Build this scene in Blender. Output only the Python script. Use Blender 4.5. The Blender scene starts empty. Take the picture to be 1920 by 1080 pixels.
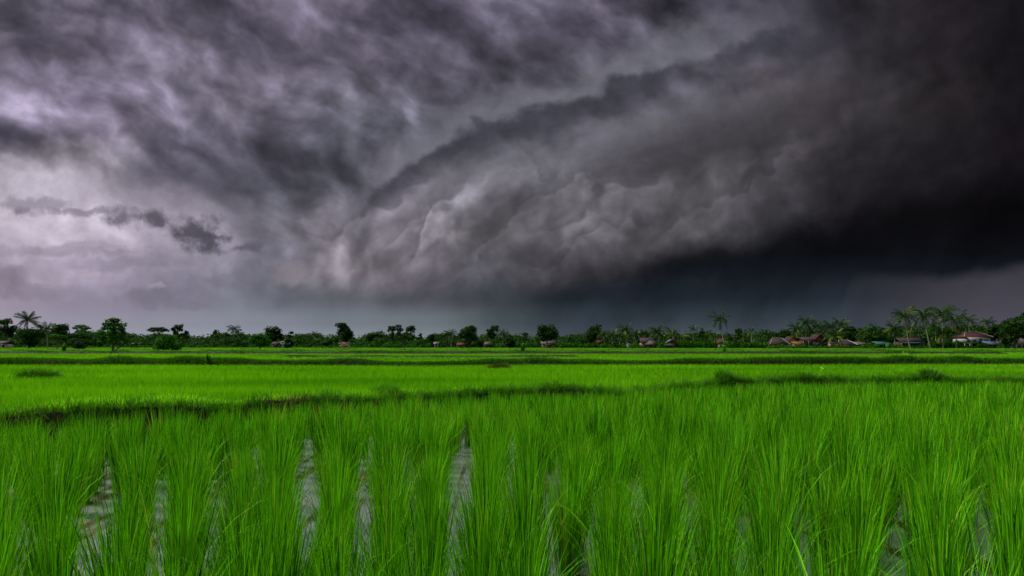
import bpy, math, random
import numpy as np
from mathutils import Vector, Matrix

# ------------------------------------------------------------------ camera, world, sun, exposure
S = bpy.context.scene
COL = S.collection
R = math.radians
EYE = 1.85                      # eye height over the paddy water, metres
FPX = 1280.0                    # focal length in pixels of the 1920-wide photograph
HZ = 645.0                      # horizon row in the photograph
EXPO = 2.55

cam = bpy.data.cameras.new('camera')
cam.sensor_width = 36.0
cam.lens = 36.0 * FPX / 1920.0
cam.shift_y = (HZ - 540.0) / 1920.0
cam.clip_start = 0.05
cam.clip_end = 5000.0
cam_ob = bpy.data.objects.new('camera', cam)
cam_ob.location = (0, 0, EYE)
cam_ob.rotation_euler = (R(90), 0, 0)
COL.objects.link(cam_ob)
S.camera = cam_ob

S.view_settings.view_transform = 'Standard'
S.view_settings.look = 'None'
S.view_settings.gamma = 1.0
S.view_settings.exposure = EXPO
S.render.engine = 'CYCLES'
S.cycles.use_denoising = True
S.cycles.use_adaptive_sampling = True
S.cycles.adaptive_threshold = 0.008
S.cycles.adaptive_min_samples = 16
S.cycles.max_bounces = 8
S.cycles.diffuse_bounces = 2
S.cycles.glossy_bounces = 3
S.cycles.transmission_bounces = 4
S.cycles.volume_bounces = 0
S.cycles.transparent_max_bounces = 8
S.cycles.sample_clamp_indirect = 4.0

SUN_EL, SUN_AZ = R(46), R(-68)      # azimuth from +Y (view direction), negative = towards the left
sun = bpy.data.lights.new('sun', 'SUN')
sun.energy = 1.5
sun.angle = R(10)
sun.color = (1.0, 0.95, 0.86)
sun_ob = bpy.data.objects.new('sun', sun)
sd = Vector((math.sin(SUN_AZ) * math.cos(SUN_EL), math.cos(SUN_AZ) * math.cos(SUN_EL), math.sin(SUN_EL)))
sun_ob.rotation_euler = sd.to_track_quat('Z', 'Y').to_euler()
sun_ob.location = (0, 0, 60)
COL.objects.link(sun_ob)


def lin(c):
    return tuple((x / 12.92 if x <= 0.04045 else ((x + 0.055) / 1.055) ** 2.4) for x in [v / 255.0 for v in c])


class G:
    """A little algebra over shader nodes: every instance wraps one output socket (or a number)."""
    tree = None

    def __init__(self, s):
        self.s = s

    @staticmethod
    def plug(node, i, v):
        if isinstance(v, G):
            G.tree.links.new(v.s, node.inputs[i])
        else:
            node.inputs[i].default_value = v

    @staticmethod
    def m(op, *a, clamp=False):
        n = G.tree.nodes.new('ShaderNodeMath')
        n.operation = op
        n.use_clamp = clamp
        for i, v in enumerate(a):
            G.plug(n, i, v)
        return G(n.outputs[0])

    def __add__(s, o): return G.m('ADD', s, o)
    def __radd__(s, o): return G.m('ADD', o, s)
    def __sub__(s, o): return G.m('SUBTRACT', s, o)
    def __rsub__(s, o): return G.m('SUBTRACT', o, s)
    def __mul__(s, o): return G.m('MULTIPLY', s, o)
    def __rmul__(s, o): return G.m('MULTIPLY', o, s)
    def __truediv__(s, o): return G.m('DIVIDE', s, o)
    def __rtruediv__(s, o): return G.m('DIVIDE', o, s)
    def __pow__(s, o): return G.m('POWER', s, o)
    def __neg__(s): return G.m('MULTIPLY', s, -1.0)


def g_step(e0, e1, x):
    n = G.tree.nodes.new('ShaderNodeMapRange')
    n.interpolation_type = 'SMOOTHSTEP'
    for i, v in ((0, x), (1, e0), (2, e1), (3, 0.0), (4, 1.0)):
        G.plug(n, i, v)
    return G(n.outputs[0])


def g_clamp(x, a=0.0, b=1.0):
    return G.m('MINIMUM', G.m('MAXIMUM', x, a), b)


def g_xyz(x, y, z=0.0):
    n = G.tree.nodes.new('ShaderNodeCombineXYZ')
    for i, v in enumerate((x, y, z)):
        G.plug(n, i, v)
    return G(n.outputs[0])


def g_noise(vec, scale, detail=4.0, rough=0.55, dist=0.0, dims='2D', lac=2.0, kind='FBM'):
    n = G.tree.nodes.new('ShaderNodeTexNoise')
    n.noise_dimensions = dims
    n.noise_type = kind
    n.normalize = True
    G.plug(n, 'Vector', vec)
    G.plug(n, 'Scale', scale)
    G.plug(n, 'Detail', detail)
    G.plug(n, 'Roughness', rough)
    G.plug(n, 'Lacunarity', lac)
    G.plug(n, 'Distortion', dist)
    return G(n.outputs[0])


def g_voro(vec, scale, smooth=0.6, detail=2.0, rough=0.5, feature='SMOOTH_F1'):
    n = G.tree.nodes.new('ShaderNodeTexVoronoi')
    n.voronoi_dimensions = '2D'
    n.feature = feature
    n.normalize = False
    G.plug(n, 'Vector', vec)
    G.plug(n, 'Scale', scale)
    if feature == 'SMOOTH_F1':
        G.plug(n, 'Smoothness', smooth)
    G.plug(n, 'Detail', detail)
    G.plug(n, 'Roughness', rough)
    return G(n.outputs['Distance'])


def g_mix(f, a, b):
    """mix two colours"""
    n = G.tree.nodes.new('ShaderNodeMix')
    n.data_type = 'RGBA'
    for i, v in ((0, f), (6, a), (7, b)):
        if isinstance(v, G):
            G.tree.links.new(v.s, n.inputs[i])
        elif i == 0:
            n.inputs[0].default_value = v
        else:
            n.inputs[i].default_value = tuple(v)[:3] + (1.0,)
    return G(n.outputs[2])


def g_scale(c, f):
    n = G.tree.nodes.new('ShaderNodeVectorMath')
    n.operation = 'SCALE'
    G.tree.links.new(c.s, n.inputs[0])
    G.plug(n, 'Scale', f)
    return G(n.outputs[0])


def g_vadd(a, b):
    n = G.tree.nodes.new('ShaderNodeVectorMath')
    n.operation = 'ADD'
    G.tree.links.new(a.s, n.inputs[0])
    G.tree.links.new(b.s, n.inputs[1])
    return G(n.outputs[0])


def g_ramp(x, stops, interp='EASE'):
    n = G.tree.nodes.new('ShaderNodeValToRGB')
    r = n.color_ramp
    r.interpolation = interp
    stops = sorted(stops)
    while len(r.elements) < len(stops):
        r.elements.new(0.5)
    for e, (p, c) in zip(r.elements, stops):
        e.position = p
    for e, (p, c) in zip(r.elements, stops):
        e.position = p
        e.color = tuple(c)[:3] + (1.0,)
    G.plug(n, 0, x)
    return G(n.outputs[0])


def g_curve(x, pts, lo, hi):
    """smooth y(x) through points given in photograph-like units, x in 0..1, y remapped from lo..hi"""
    n = G.tree.nodes.new('ShaderNodeFloatCurve')
    c = n.mapping.curves[0]
    pts = sorted(pts)
    pp = [(p[0], (p[1] - lo) / (hi - lo)) for p in pts]
    while len(c.points) < len(pp):
        c.points.new(0.5, 0.5)
    for q, p in zip(c.points, pp):
        q.location = p
    n.mapping.extend = 'HORIZONTAL'
    n.mapping.update()
    G.plug(n, 'Value', x)
    G.plug(n, 'Factor', 1.0)
    return G(n.outputs[0]) * (hi - lo) + lo
# ------------------------------------------------------------------ the storm sky (world, laid out by direction)
def build_world():
    w = bpy.data.worlds.new('World')
    S.world = w
    w.use_nodes = True
    t = w.node_tree
    t.nodes.clear()
    G.tree = t
    tc = t.nodes.new('ShaderNodeTexCoord')
    sp = t.nodes.new('ShaderNodeSeparateXYZ')
    t.links.new(tc.outputs['Generated'], sp.inputs[0])
    dx, dy, dz = (G(o) for o in sp.outputs)
    yy = G.m('MAXIMUM', dy, 0.2)
    # horizontal and vertical tangents of the direction, in units where 1 = 1000 px of the photograph
    X = dx / yy * 1.28 + 0.96
    Y = 0.645 - dz / yy * 1.28             # grows downwards, 0.645 = horizon
    P = g_xyz(X, Y)

    # domain warp shared by everything
    w1 = g_noise(P, 2.6, 3.0, 0.55) - 0.5
    w2 = g_noise(g_xyz(X + 7.3, Y + 2.1), 2.6, 3.0, 0.55) - 0.5
    h1 = g_noise(P, 11.0, 4.0, 0.6) - 0.5
    h2 = g_noise(g_xyz(X + 3.1, Y + 9.7), 11.0, 4.0, 0.6) - 0.5
    lowfade = g_step(0.64, 0.50, Y)        # calmer towards the horizon
    Xw = X + (w1 * 0.22 + h1 * 0.05) * lowfade
    Yw = Y + (w2 * 0.12 + h2 * 0.035) * lowfade

    # broad light and dark of the storm, row by row (display colours of the air itself)
    xs = [0, 160, 320, 480, 640, 800, 960, 1120, 1280, 1440, 1600, 1760, 1920]
    rows = [
        (-60, [(150,142,162),(140,132,152),(140,132,152),(140,132,150),(120,112,132),(110,104,122),(100,94,112),(90,85,100),(76,72,84),(66,62,72),(52,48,55),(42,38,44),(36,32,38)]),
        (20, [(98,92,108),(82,77,92),(96,90,106),(112,105,125),(100,94,112),(92,86,104),(85,80,96),(62,58,70),(60,57,68),(75,72,86),(52,48,55),(38,34,40),(28,25,30)]),
        (90, [(92,86,102),(90,84,100),(114,107,125),(104,98,116),(94,88,104),(95,90,106),(80,76,90),(68,65,77),(80,78,90),(72,70,82),(48,45,50),(40,36,42),(26,23,28)]),
        (180, [(152,142,167),(145,135,160),(128,121,141),(108,102,118),(90,87,100),(82,79,92),(76,74,86),(86,84,96),(85,83,95),(80,74,81),(64,60,66),(42,38,42),(26,23,28)]),
        (265, [(85,80,96),(112,104,122),(108,102,120),(98,94,110),(85,85,97),(74,75,86),(82,82,92),(96,94,105),(94,91,99),(70,66,72),(48,45,51),(36,33,38),(26,22,28)]),
        (345, [(188,179,194),(176,167,183),(92,88,102),(72,72,83),(80,80,91),(116,111,124),(112,109,118),(112,109,117),(96,93,99),(65,62,68),(46,43,49),(30,27,32),(20,17,22)]),
        (430, [(194,183,199),(188,178,194),(160,150,168),(118,115,128),(122,116,128),(120,114,124),(105,102,108),(100,97,104),(80,78,83),(54,53,58),(26,24,28),(12,11,14),(10,9,12)]),
        (500, [(172,160,180),(162,152,172),(136,130,146),(118,115,130),(140,132,142),(124,118,128),(94,92,100),(70,68,74),(28,30,34),(20,25,32),(16,18,24),(20,20,26),(26,26,32)]),
        (560, [(152,142,162),(142,134,154),(127,122,140),(112,114,127),(100,102,112),(85,86,96),(62,66,74),(40,44,50),(30,38,46),(32,40,48),(40,46,54),(60,58,68),(72,68,80)]),
        (602, [(155,148,165),(148,145,162),(140,140,156),(132,136,150),(115,122,133),(108,116,124),(70,80,86),(56,66,73),(53,63,71),(58,66,76),(64,70,80),(78,78,90),(82,78,92)]),
        (645, [(168,161,178),(163,161,175),(155,158,171),(148,155,167),(138,148,158),(128,139,145),(98,108,115),(78,89,97),(72,82,92),(74,82,92),(78,84,95),(84,85,97),(86,84,97)]),
    ]
    Xr = g_clamp((Xw + 0.10) / 2.12)
    base, prev = None, None
    for y, cols in rows:
        c = g_ramp(Xr, [((x / 1000 + 0.10) / 2.12, lin(q)) for x, q in zip(xs, cols)])
        base = c if base is None else g_mix(g_step(prev / 1000.0, y / 1000.0, Yw), base, c)
        prev = y

    def edge(pts, x=None):
        return g_curve(g_clamp((X if x is None else x) / 2.0), [(a / 2000.0, b / 1000.0) for a, b in pts], -0.2, 0.8)

    # texture of the ragged deck on the sunny side: torn streaks falling towards the rain
    ca, sa = math.cos(0.55), math.sin(0.55)
    ax, ay = X + w1 * 0.10 + h1 * 0.018, Y + w2 * 0.10 + h2 * 0.018
    A1 = ax * ca + ay * sa
    A2 = ay * ca - ax * sa
    d0 = g_noise(g_xyz(A1 * 0.80, A2 * 1.22), 5.2, 4.0, 0.52)
    d1 = g_noise(g_xyz(A1 * 0.80 - 0.012, A2 * 1.22 + 0.030), 5.2, 3.0, 0.48)
    d2 = g_noise(g_xyz(A1 * 0.85 + 5.0, A2 * 1.28), 8.5, 5.0, 0.54)
    d3 = g_noise(g_xyz(A1 * 0.85 + 4.990, A2 * 1.28 + 0.016), 8.5, 3.0, 0.5)
    tears = G.m('ABSOLUTE', g_noise(g_xyz(A1 * 0.7 + 2.0, A2 * 1.3 + 4.0), 6.5, 2.0, 0.5) - 0.5) * 2.0
    relief_a = (d0 - 0.5) * 3.0 + (d0 - d1) * 2.6 + (d2 - 0.5) * 1.0 + (d2 - d3) * 0.8 - (0.18 - tears) * 0.35

    # texture of the shelf cloud: cauliflower puffs heaped along a line rising to the dark corner, lit from the open sky
    cb, sb = math.cos(-0.52), math.sin(-0.52)
    bx, by = X + w1 * 0.10 + h1 * 0.016, Y + w2 * 0.10 + h2 * 0.016
    B1 = bx * cb + by * sb
    B2 = by * cb - bx * sb
    domeA = 0.42 - g_voro(g_xyz(B1 * 0.95 + h1 * 0.02, B2 * 1.1 + h2 * 0.02), 9.0, 0.35, 2.0, 0.5)
    domeB = 0.42 - g_voro(g_xyz(B1 * 0.95 + 4.0 + h1 * 0.02, B2 * 1.1 + 7.0 + h2 * 0.02), 13.0, 0.35, 2.0, 0.5)
    domeC = 0.42 - g_voro(g_xyz(B1 + h1 * 0.02, B2 * 1.1 + 2.0 + h2 * 0.02), 27.0, 0.35, 1.0, 0.5)
    soft = g_noise(g_xyz(B1 * 0.8, B2 * 1.2), 5.0, 4.5, 0.50) - 0.5
    soft2 = g_noise(g_xyz(B1 * 0.8 - 0.014, B2 * 1.2 - 0.026), 5.0, 3.0, 0.48) - 0.5
    b0 = domeA + 0.28
    relief_b = soft * 1.3 + (soft - soft2) * 2.2 + domeA * 0.45 + domeC * 0.30
    # billows lying over one another: each bright along its upper rim, darkening inwards, cut off crisply by the next
    FRONTS = [
        ([(470, 575), (500, 530), (530, 500), (570, 478), (620, 462), (680, 450)], 492, 530, 600, 660, domeB, 0.075, 0.34),
        ([(560, 590), (604, 535), (640, 480), (680, 425), (725, 392), (775, 362), (830, 334), (880, 300), (940, 285)], 598, 650, 860, 960, domeA, 0.080, 0.50),
        ([(640, 590), (690, 560), (720, 520), (765, 470), (815, 425), (870, 396), (920, 380)], 690, 760, 840, 920, domeB, 0.080, 0.32),
        ([(720, 590), (752, 540), (780, 482), (820, 425), (862, 385), (905, 345), (940, 325), (975, 322), (1020, 345)], 748, 800, 980, 1050, domeA, 0.075, 0.56),
        ([(800, 570), (860, 520), (920, 470), (970, 425), (1020, 392), (1075, 376), (1150, 360)], 840, 930, 1060, 1180, domeB, 0.070, 0.36),
        ([(960, 560), (1010, 500), (1060, 445), (1120, 405), (1180, 372), (1230, 355), (1300, 345)], 1010, 1080, 1200, 1330, domeA, 0.080, 0.42),
        ([(900, 600), (980, 540), (1050, 505), (1120, 470), (1200, 440), (1280, 425)], 930, 1020, 1150, 1290, domeB, 0.080, 0.30),
        ([(1150, 520), (1210, 470), (1290, 420), (1360, 395), (1430, 350), (1500, 300), (1600, 250)], 1190, 1290, 1450, 1600, domeB, 0.080, 0.30),
    ]
    for pts, xa, xb, xc, xd, dm, am, k in FRONTS:
        e = g_curve(g_clamp(X / 2.0), [(p / 2000.0, q / 1000.0) for p, q in pts], -0.2, 0.8)
        sd_ = Y - e - dm * am - domeC * 0.012 + soft * 0.09
        m_ = g_step(xa / 1000.0, xb / 1000.0, X) * g_step(xd / 1000.0, xc / 1000.0, X) * g_step(0.580, 0.505, Y)
        lit = g_step(-0.006, 0.015, sd_) * (G.m('EXPONENT', G.m('MAXIMUM', sd_, 0.0) * -17.0) * 1.15 - g_step(0.03, 0.10, sd_) * g_step(0.22, 0.10, sd_) * 0.45)
        shadow = g_step(0.010, -0.010, sd_) * G.m('EXPONENT', G.m('MINIMUM', sd_, 0.0) * 22.0) * 0.55
        relief_b = relief_b + (lit - shadow) * m_ * (k * (0.98 + soft * 1.5))

    shelf_top = edge([(0, 760), (430, 600), (520, 500), (600, 430), (700, 370), (830, 320), (960, 290), (1100, 240), (1280, 190), (1500, 90), (1700, 0), (2000, -160)])
    in_shelf = g_step(-0.035, 0.05, Y - shelf_top + h2 * 0.05)
    low = g_step(0.60, 0.50, Y)
    dark_side = g_step(1.15, 1.75, X)
    calm = g_step(0.27, 0.36, Y) * g_step(0.60, 0.38, X)
    relief_a = relief_a * (1.0 - calm * 0.70)
    relief = relief_a * (1.0 - in_shelf) + relief_b * in_shelf
    amp = (0.92 - 0.34 * dark_side) * (low * 0.9 + 0.10)
    shade = G.m('EXPONENT', relief * amp)
    col = g_scale(base, shade)

    def layer(col, mask, tone):
        return g_mix(mask, col, tone)

    # light seam and the dark scud hanging below it, rising to the corner
    e_top = edge([(0, 700), (560, 480), (640, 405), (730, 318), (800, 262), (860, 228), (960, 196), (1060, 178), (1150, 140), (1240, 104), (1330, 82), (1450, 46), (1560, 30), (1700, -30), (2000, -160)])
    rag = (g_noise(g_xyz(X * 1.0, Y * 1.3), 11.0, 5.0, 0.56) - 0.5) * 0.075 + (b0 - 0.28) * 0.03
    gapn = g_noise(g_xyz(A1, X * 0.5), 3.5, 2.0, 0.5)
    s_in = Y - e_top + rag                         # > 0 below the ragged top
    seam = g_step(-0.085, -0.006, s_in) * g_step(0.030, 0.0, s_in) * g_step(0.58, 0.78, X) * g_step(1.58, 1.25, X)
    col = layer(col, seam * 0.74, lin((114, 114, 126)))
    scud = g_step(-0.006, 0.024, s_in) * g_step(0.092, 0.024, s_in) * g_step(0.60, 0.74, X) * g_step(1.70, 1.35, X) * g_step(0.30, 0.52, gapn)
    col = layer(col, scud * (0.74 + relief_a * 0.22), lin((58, 59, 69)))
    glow = g_step(0.050, 0.100, s_in) * g_step(0.165, 0.105, s_in) * g_step(0.70, 0.86, X) * g_step(1.42, 1.20, X)
    col = layer(col, glow * 0.52, lin((112, 110, 120)))

    # pale upper flank of the shelf cloud
    # brown tongue with a sharp tip above the shelf
    t_top = edge([(0, 420), (1060, 322), (1085, 296), (1130, 268), (1180, 232), (1240, 212), (1330, 168), (1450, 140), (1600, 70), (1800, 20), (2000, -20)])
    t_bot = edge([(0, 300), (1060, 290), (1090, 312), (1130, 338), (1180, 352), (1240, 348), (1330, 318), (1450, 300), (1600, 260), (2000, 200)])
    tr = rag * 0.55
    tongue = g_step(-0.004, 0.022, Y - t_top + tr) * g_step(-0.008, 0.035, t_bot - Y + tr * 0.6) * g_step(1.06, 1.11, X) * g_step(1.62, 1.35, X)
    tshade = g_mix(g_step(-0.02, 0.11, Y - t_top + h1 * 0.03), lin((104, 101, 109)), lin((60, 58, 63)))
    col = layer(col, tongue * 0.72, tshade)

    # black underside of the shelf: puffs end at a torn line, rain-dark air below
    k = edge([(0, 640), (560, 600), (700, 590), (900, 575), (1040, 545), (1100, 520), (1180, 500), (1290, 478), (1400, 452), (1480, 418), (1600, 398), (1750, 372), (2000, 330)])
    kn = (g_noise(g_xyz(X * 0.8, Y), 9.0, 5.0, 0.58, 0.3) - 0.5) * 0.09
    under = g_step(-0.030, 0.046, Y - k + kn) * g_step(0.86, 1.14, X)
    airc = g_ramp(g_clamp((Y - 0.40) / 0.25), [(0.0, lin((10, 9, 12))), (0.30, lin((10, 12, 16))), (0.46, lin((19, 24, 31))), (0.64, lin((31, 39, 48))), (0.80, lin((50, 60, 69))), (0.96, lin((72, 81, 91)))], 'LINEAR')
    airc = g_scale(airc, 1.0 + (soft * 1.6 + (g_noise(g_xyz(X * 1.0 + Y * 0.35, Y * 0.18), 16.0, 3.0, 0.5) - 0.5) * 0.55))
    col = layer(col, under * 0.92, airc)
    # the paler rain curtain opening under the black mass on the far side
    r_top = edge([(0, 900), (1560, 620), (1600, 512), (1700, 512), (1780, 512), (1850, 500), (2000, 470)])
    rain = g_step(-0.006, 0.026, Y - r_top + kn * 0.35) * g_step(1.50, 1.90, X)
    rc = g_ramp(g_clamp((Y - 0.48) / 0.17), [(0.0, lin((58, 56, 64))), (0.5, lin((74, 71, 82))), (1.0, lin((86, 84, 97)))], 'LINEAR')
    col = layer(col, rain * 0.85, rc)

    # small dark scud over the pale gap
    def blob(cx, cy, rx, ry, grow):
        ex = (X - cx / 1000.0 + h1 * 0.045) / (rx / 1000.0)
        ey = (Y - cy / 1000.0 + h2 * 0.045) / (ry / 1000.0)
        return 1.0 - G.m('SQRT', ex * ex + ey * ey) + grow
    rag2 = (g_noise(P, 20.0, 5.0, 0.6) - 0.5) * 2.0
    for cx, cy, rx, ry, tone, op in [(300, 412, 36, 24, (84, 80, 92), .9), (374, 432, 62, 40, (80, 77, 88), .95), (400, 437, 48, 16, (80, 77, 88), .9), (232, 413, 42, 20, (92, 87, 100), .85),
                                     (455, 463, 44, 13, (92, 89, 102), .85), (150, 398, 150, 12, (120, 112, 128), .7), (60, 385, 110, 16, (124, 115, 132), .6)]:
        b = blob(cx, cy, rx, ry, rag2)
        col = layer(col, g_step(-0.10, 0.75, b) * op, lin(tone))
    for cx, cy, rx, ry, tone, op in [(430, 525, 60, 14, (112, 108, 122), .55), (280, 560, 70, 15, (118, 113, 130), .6), (360, 572, 60, 9, (116, 113, 130), .5), (20, 525, 50, 34, (120, 108, 124), .6),
                                     (120, 470, 190, 13, (140, 130, 150), .55), (250, 492, 150, 14, (128, 122, 140), .5), (70, 548, 80, 16, (132, 122, 140), .5),
                                     (150, 508, 22, 9, (182, 166, 182), .7), (200, 530, 17, 7, (165, 152, 168), .6), (296, 543, 15, 7, (160, 150, 166), .6), (195, 465, 70, 5, (178, 166, 182), .5),
                                     (540, 508, 36, 22, (142, 134, 145), .6)]:
        b = blob(cx, cy, rx, ry, rag2 * 0.5)
        col = layer(col, g_step(-0.25, 0.55, b) * op, lin(tone))

    # fine grain of vapour over everything
    fine = (g_noise(g_xyz(X + h1 * 0.05, Y * 1.3 + h2 * 0.05), 24.0, 4.0, 0.6) - 0.5) * low
    col = g_scale(col, G.m('EXPONENT', fine * (0.5 - 0.25 * dark_side)))

    hs = t.nodes.new('ShaderNodeHueSaturation')
    hs.inputs['Saturation'].default_value = 0.95
    t.links.new(col.s, hs.inputs['Color'])
    col = G(hs.outputs[0])
    front = g_scale(col, 1.0 / 2 ** EXPO)

    # overhead and behind the viewer: thinner, brighter overcast with the clear Nishita sky showing through
    sky = t.nodes.new('ShaderNodeTexSky')
    sky.sky_type = 'NISHITA'
    sky.sun_disc = False
    sky.sun_elevation = SUN_EL
    sky.sun_rotation = SUN_AZ
    D3 = G(tc.outputs['Generated'])
    cov = g_step(0.35, 0.6, g_noise(D3, 3.0, 5.0, 0.55, 0.3, dims='3D'))
    nish = g_scale(G(sky.outputs[0]), 0.06)
    over = g_mix(cov * 0.30 + 0.65, nish, (0.30, 0.296, 0.305))
    dim = g_mix(cov * 0.25 + 0.70, nish, (0.050, 0.050, 0.055))
    back = g_step(0.66, 0.40, dy)              # turned away from the storm
    up = g_step(0.50, 0.80, dz)
    col = g_mix(back, front, dim)
    col = g_mix(up, col, over)
    # nothing below the ground but dim haze
    col = g_mix(g_step(-0.02, -0.12, dz), col, (0.03, 0.035, 0.03))
    bg = t.nodes.new('ShaderNodeBackground')
    t.links.new(col.s, bg.inputs['Color'])
    bg.inputs['Strength'].default_value = 1.0
    out = t.nodes.new('ShaderNodeOutputWorld')
    t.links.new(bg.outputs[0], out.inputs['Surface'])


build_world()
# ------------------------------------------------------------------ small tools
rng = np.random.default_rng(11)
UP = np.array((0.0, 0.0, 1.0))


def at(px, d):
    """world x of a column of the photograph at distance d"""
    return (px - 960.0) / FPX * d


def ztop(row, d):
    return EYE + (HZ - row) / FPX * d


def tag(o, label=None, cat=None, group=None, kind=None):
    if label: o['label'] = label
    if cat: o['category'] = cat
    if group: o['group'] = group
    if kind: o['kind'] = kind
    return o


def empty(name, loc, rz=0.0):
    o = bpy.data.objects.new(name, None)
    o.empty_display_size = 0.3
    o.location = loc
    o.rotation_euler = (0, 0, rz)
    COL.objects.link(o)
    return o


def mesh_data(name, v, f, mat, attrs=None, smooth=False):
    """v (n,3), f (m,4) or (m,3) integer array, or list of such face arrays"""
    me = bpy.data.meshes.new(name)
    v = np.asarray(v, dtype=np.float32).reshape(-1, 3)
    fl = f if isinstance(f, list) else [f]
    fl = [np.asarray(a, dtype=np.int32) for a in fl if len(a)]
    loops = np.concatenate([a.ravel() for a in fl])
    tot = np.concatenate([np.full(len(a), a.shape[1], dtype=np.int32) for a in fl])
    st = np.concatenate(([0], np.cumsum(tot)[:-1])).astype(np.int32)
    me.vertices.add(len(v))
    me.vertices.foreach_set('co', v.ravel())
    me.loops.add(len(loops))
    me.loops.foreach_set('vertex_index', loops)
    me.polygons.add(len(tot))
    me.polygons.foreach_set('loop_start', st)
    me.polygons.foreach_set('loop_total', tot)
    if smooth:
        me.polygons.foreach_set('use_smooth', np.ones(len(tot), dtype=bool))
    for k, a in (attrs or {}).items():
        at_ = me.attributes.new(k, 'FLOAT', 'POINT')
        at_.data.foreach_set('value', np.asarray(a, dtype=np.float32).ravel())
    me.update(calc_edges=True)
    if mat is not None:
        me.materials.append(mat)
    return me


def link(name, me, parent=None, loc=(0, 0, 0)):
    o = bpy.data.objects.new(name, me)
    COL.objects.link(o)
    if parent is not None:
        o.parent = parent
    o.location = loc
    return o


class Geo:
    """collects pieces of one mesh"""
    def __init__(self):
        self.v, self.f4, self.f3, self.n, self.a = [], [], [], 0, []

    def add(self, v, f, tint=0.5):
        v = np.asarray(v, float).reshape(-1, 3)
        f = np.asarray(f, int)
        (self.f4 if f.shape[1] == 4 else self.f3).append(f + self.n)
        self.v.append(v)
        self.a.append(np.broadcast_to(np.asarray(tint, float).ravel(), (len(v),)) if np.ndim(tint) else np.full(len(v), float(tint)))
        self.n += len(v)

    def box(self, c, s, rz=0.0, tint=0.5):
        x, y, z = [q / 2 for q in s]
        v = np.array([(-x, -y, -z), (x, -y, -z), (x, y, -z), (-x, y, -z), (-x, -y, z), (x, -y, z), (x, y, z), (-x, y, z)])
        if rz:
            cs, sn = math.cos(rz), math.sin(rz)
            v = np.c_[v[:, 0] * cs - v[:, 1] * sn, v[:, 0] * sn + v[:, 1] * cs, v[:, 2]]
        self.add(v + np.asarray(c), [(0, 3, 2, 1), (4, 5, 6, 7), (0, 1, 5, 4), (1, 2, 6, 5), (2, 3, 7, 6), (3, 0, 4, 7)], tint)

    def tube(self, pts, rad, sides=7, tint=0.5):
        pts = np.asarray(pts, float)
        n = len(pts)
        rad = np.broadcast_to(rad, (n,))
        tg = np.gradient(pts, axis=0)
        tg /= np.linalg.norm(tg, axis=1)[:, None] + 1e-9
        ref = np.array((0.3, 0.95, 0.1)) if abs(tg[0][2]) > 0.7 else UP
        u = np.cross(tg, ref); u /= np.linalg.norm(u, axis=1)[:, None] + 1e-9
        w = np.cross(tg, u)
        an = np.arange(sides) / sides * 2 * math.pi
        v = pts[:, None] + rad[:, None, None] * (np.cos(an)[None, :, None] * u[:, None] + np.sin(an)[None, :, None] * w[:, None])
        f = []
        for i in range(n - 1):
            for j in range(sides):
                k = (j + 1) % sides
                f.append((i * sides + j, i * sides + k, (i + 1) * sides + k, (i + 1) * sides + j))
        self.add(v.reshape(-1, 3), f, tint)

    def data(self, name, mat, smooth=False):
        return mesh_data(name, np.concatenate(self.v), [np.concatenate(a) for a in (self.f4, self.f3) if a], mat, {'tint': np.concatenate(self.a)}, smooth)

    def build(self, name, mat, parent=None, loc=(0, 0, 0), smooth=False):
        return link(name, self.data(name, mat, smooth), parent, loc)


def blades(base, az, lean, bend, length, width, seg, tint, rg=rng, narrow=0.55):
    """strips of grass: arrays of n blades -> verts, quads, tint per vertex"""
    n = len(az)
    t = np.linspace(0, 1, seg + 1)
    dirs = np.c_[np.cos(az), np.sin(az), np.zeros(n)]
    sa = az + math.pi / 2 + rg.uniform(-0.9, 0.9, n)
    side = np.c_[np.cos(sa), np.sin(sa), np.zeros(n)]
    p = np.array(base, float).copy()
    out = np.empty((n, seg + 1, 2, 3))
    prof = np.where(t < 0.35, narrow + (1 - narrow) * t / 0.35, 1 - ((t - 0.35) / 0.65) ** 1.7)
    prof = np.maximum(prof, 0.06)
    for j in range(seg + 1):
        wj = (width * prof[j] * 0.5)[:, None] * side
        out[:, j, 0] = p - wj
        out[:, j, 1] = p + wj
        if j < seg:
            a = lean + bend * ((j + 0.5) / seg) ** 1.6
            p = p + (length / seg)[:, None] * (np.sin(a)[:, None] * dirs + np.cos(a)[:, None] * UP)
    idx = np.arange(n)[:, None] * (2 * (seg + 1)) + np.arange(seg)[None, :] * 2
    q = np.stack([idx, idx + 1, idx + 3, idx + 2], axis=-1).reshape(-1, 4)
    tv = np.repeat(tint, 2 * (seg + 1))
    return out.reshape(-1, 3), q, tv


# ------------------------------------------------------------------ materials
def new_mat(name):
    m = bpy.data.materials.new(name)
    m.use_nodes = True
    t = m.node_tree
    t.nodes.clear()
    G.tree = t
    out = t.nodes.new('ShaderNodeOutputMaterial')
    return m, t, out


def attr(name):
    n = G.tree.nodes.new('ShaderNodeAttribute')
    n.attribute_name = name
    return G(n.outputs['Fac'])


def obj_coord():
    n = G.tree.nodes.new('ShaderNodeTexCoord')
    return G(n.outputs['Object'])


def world_pos():
    n = G.tree.nodes.new('ShaderNodeNewGeometry')
    return G(n.outputs['Position'])


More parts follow.
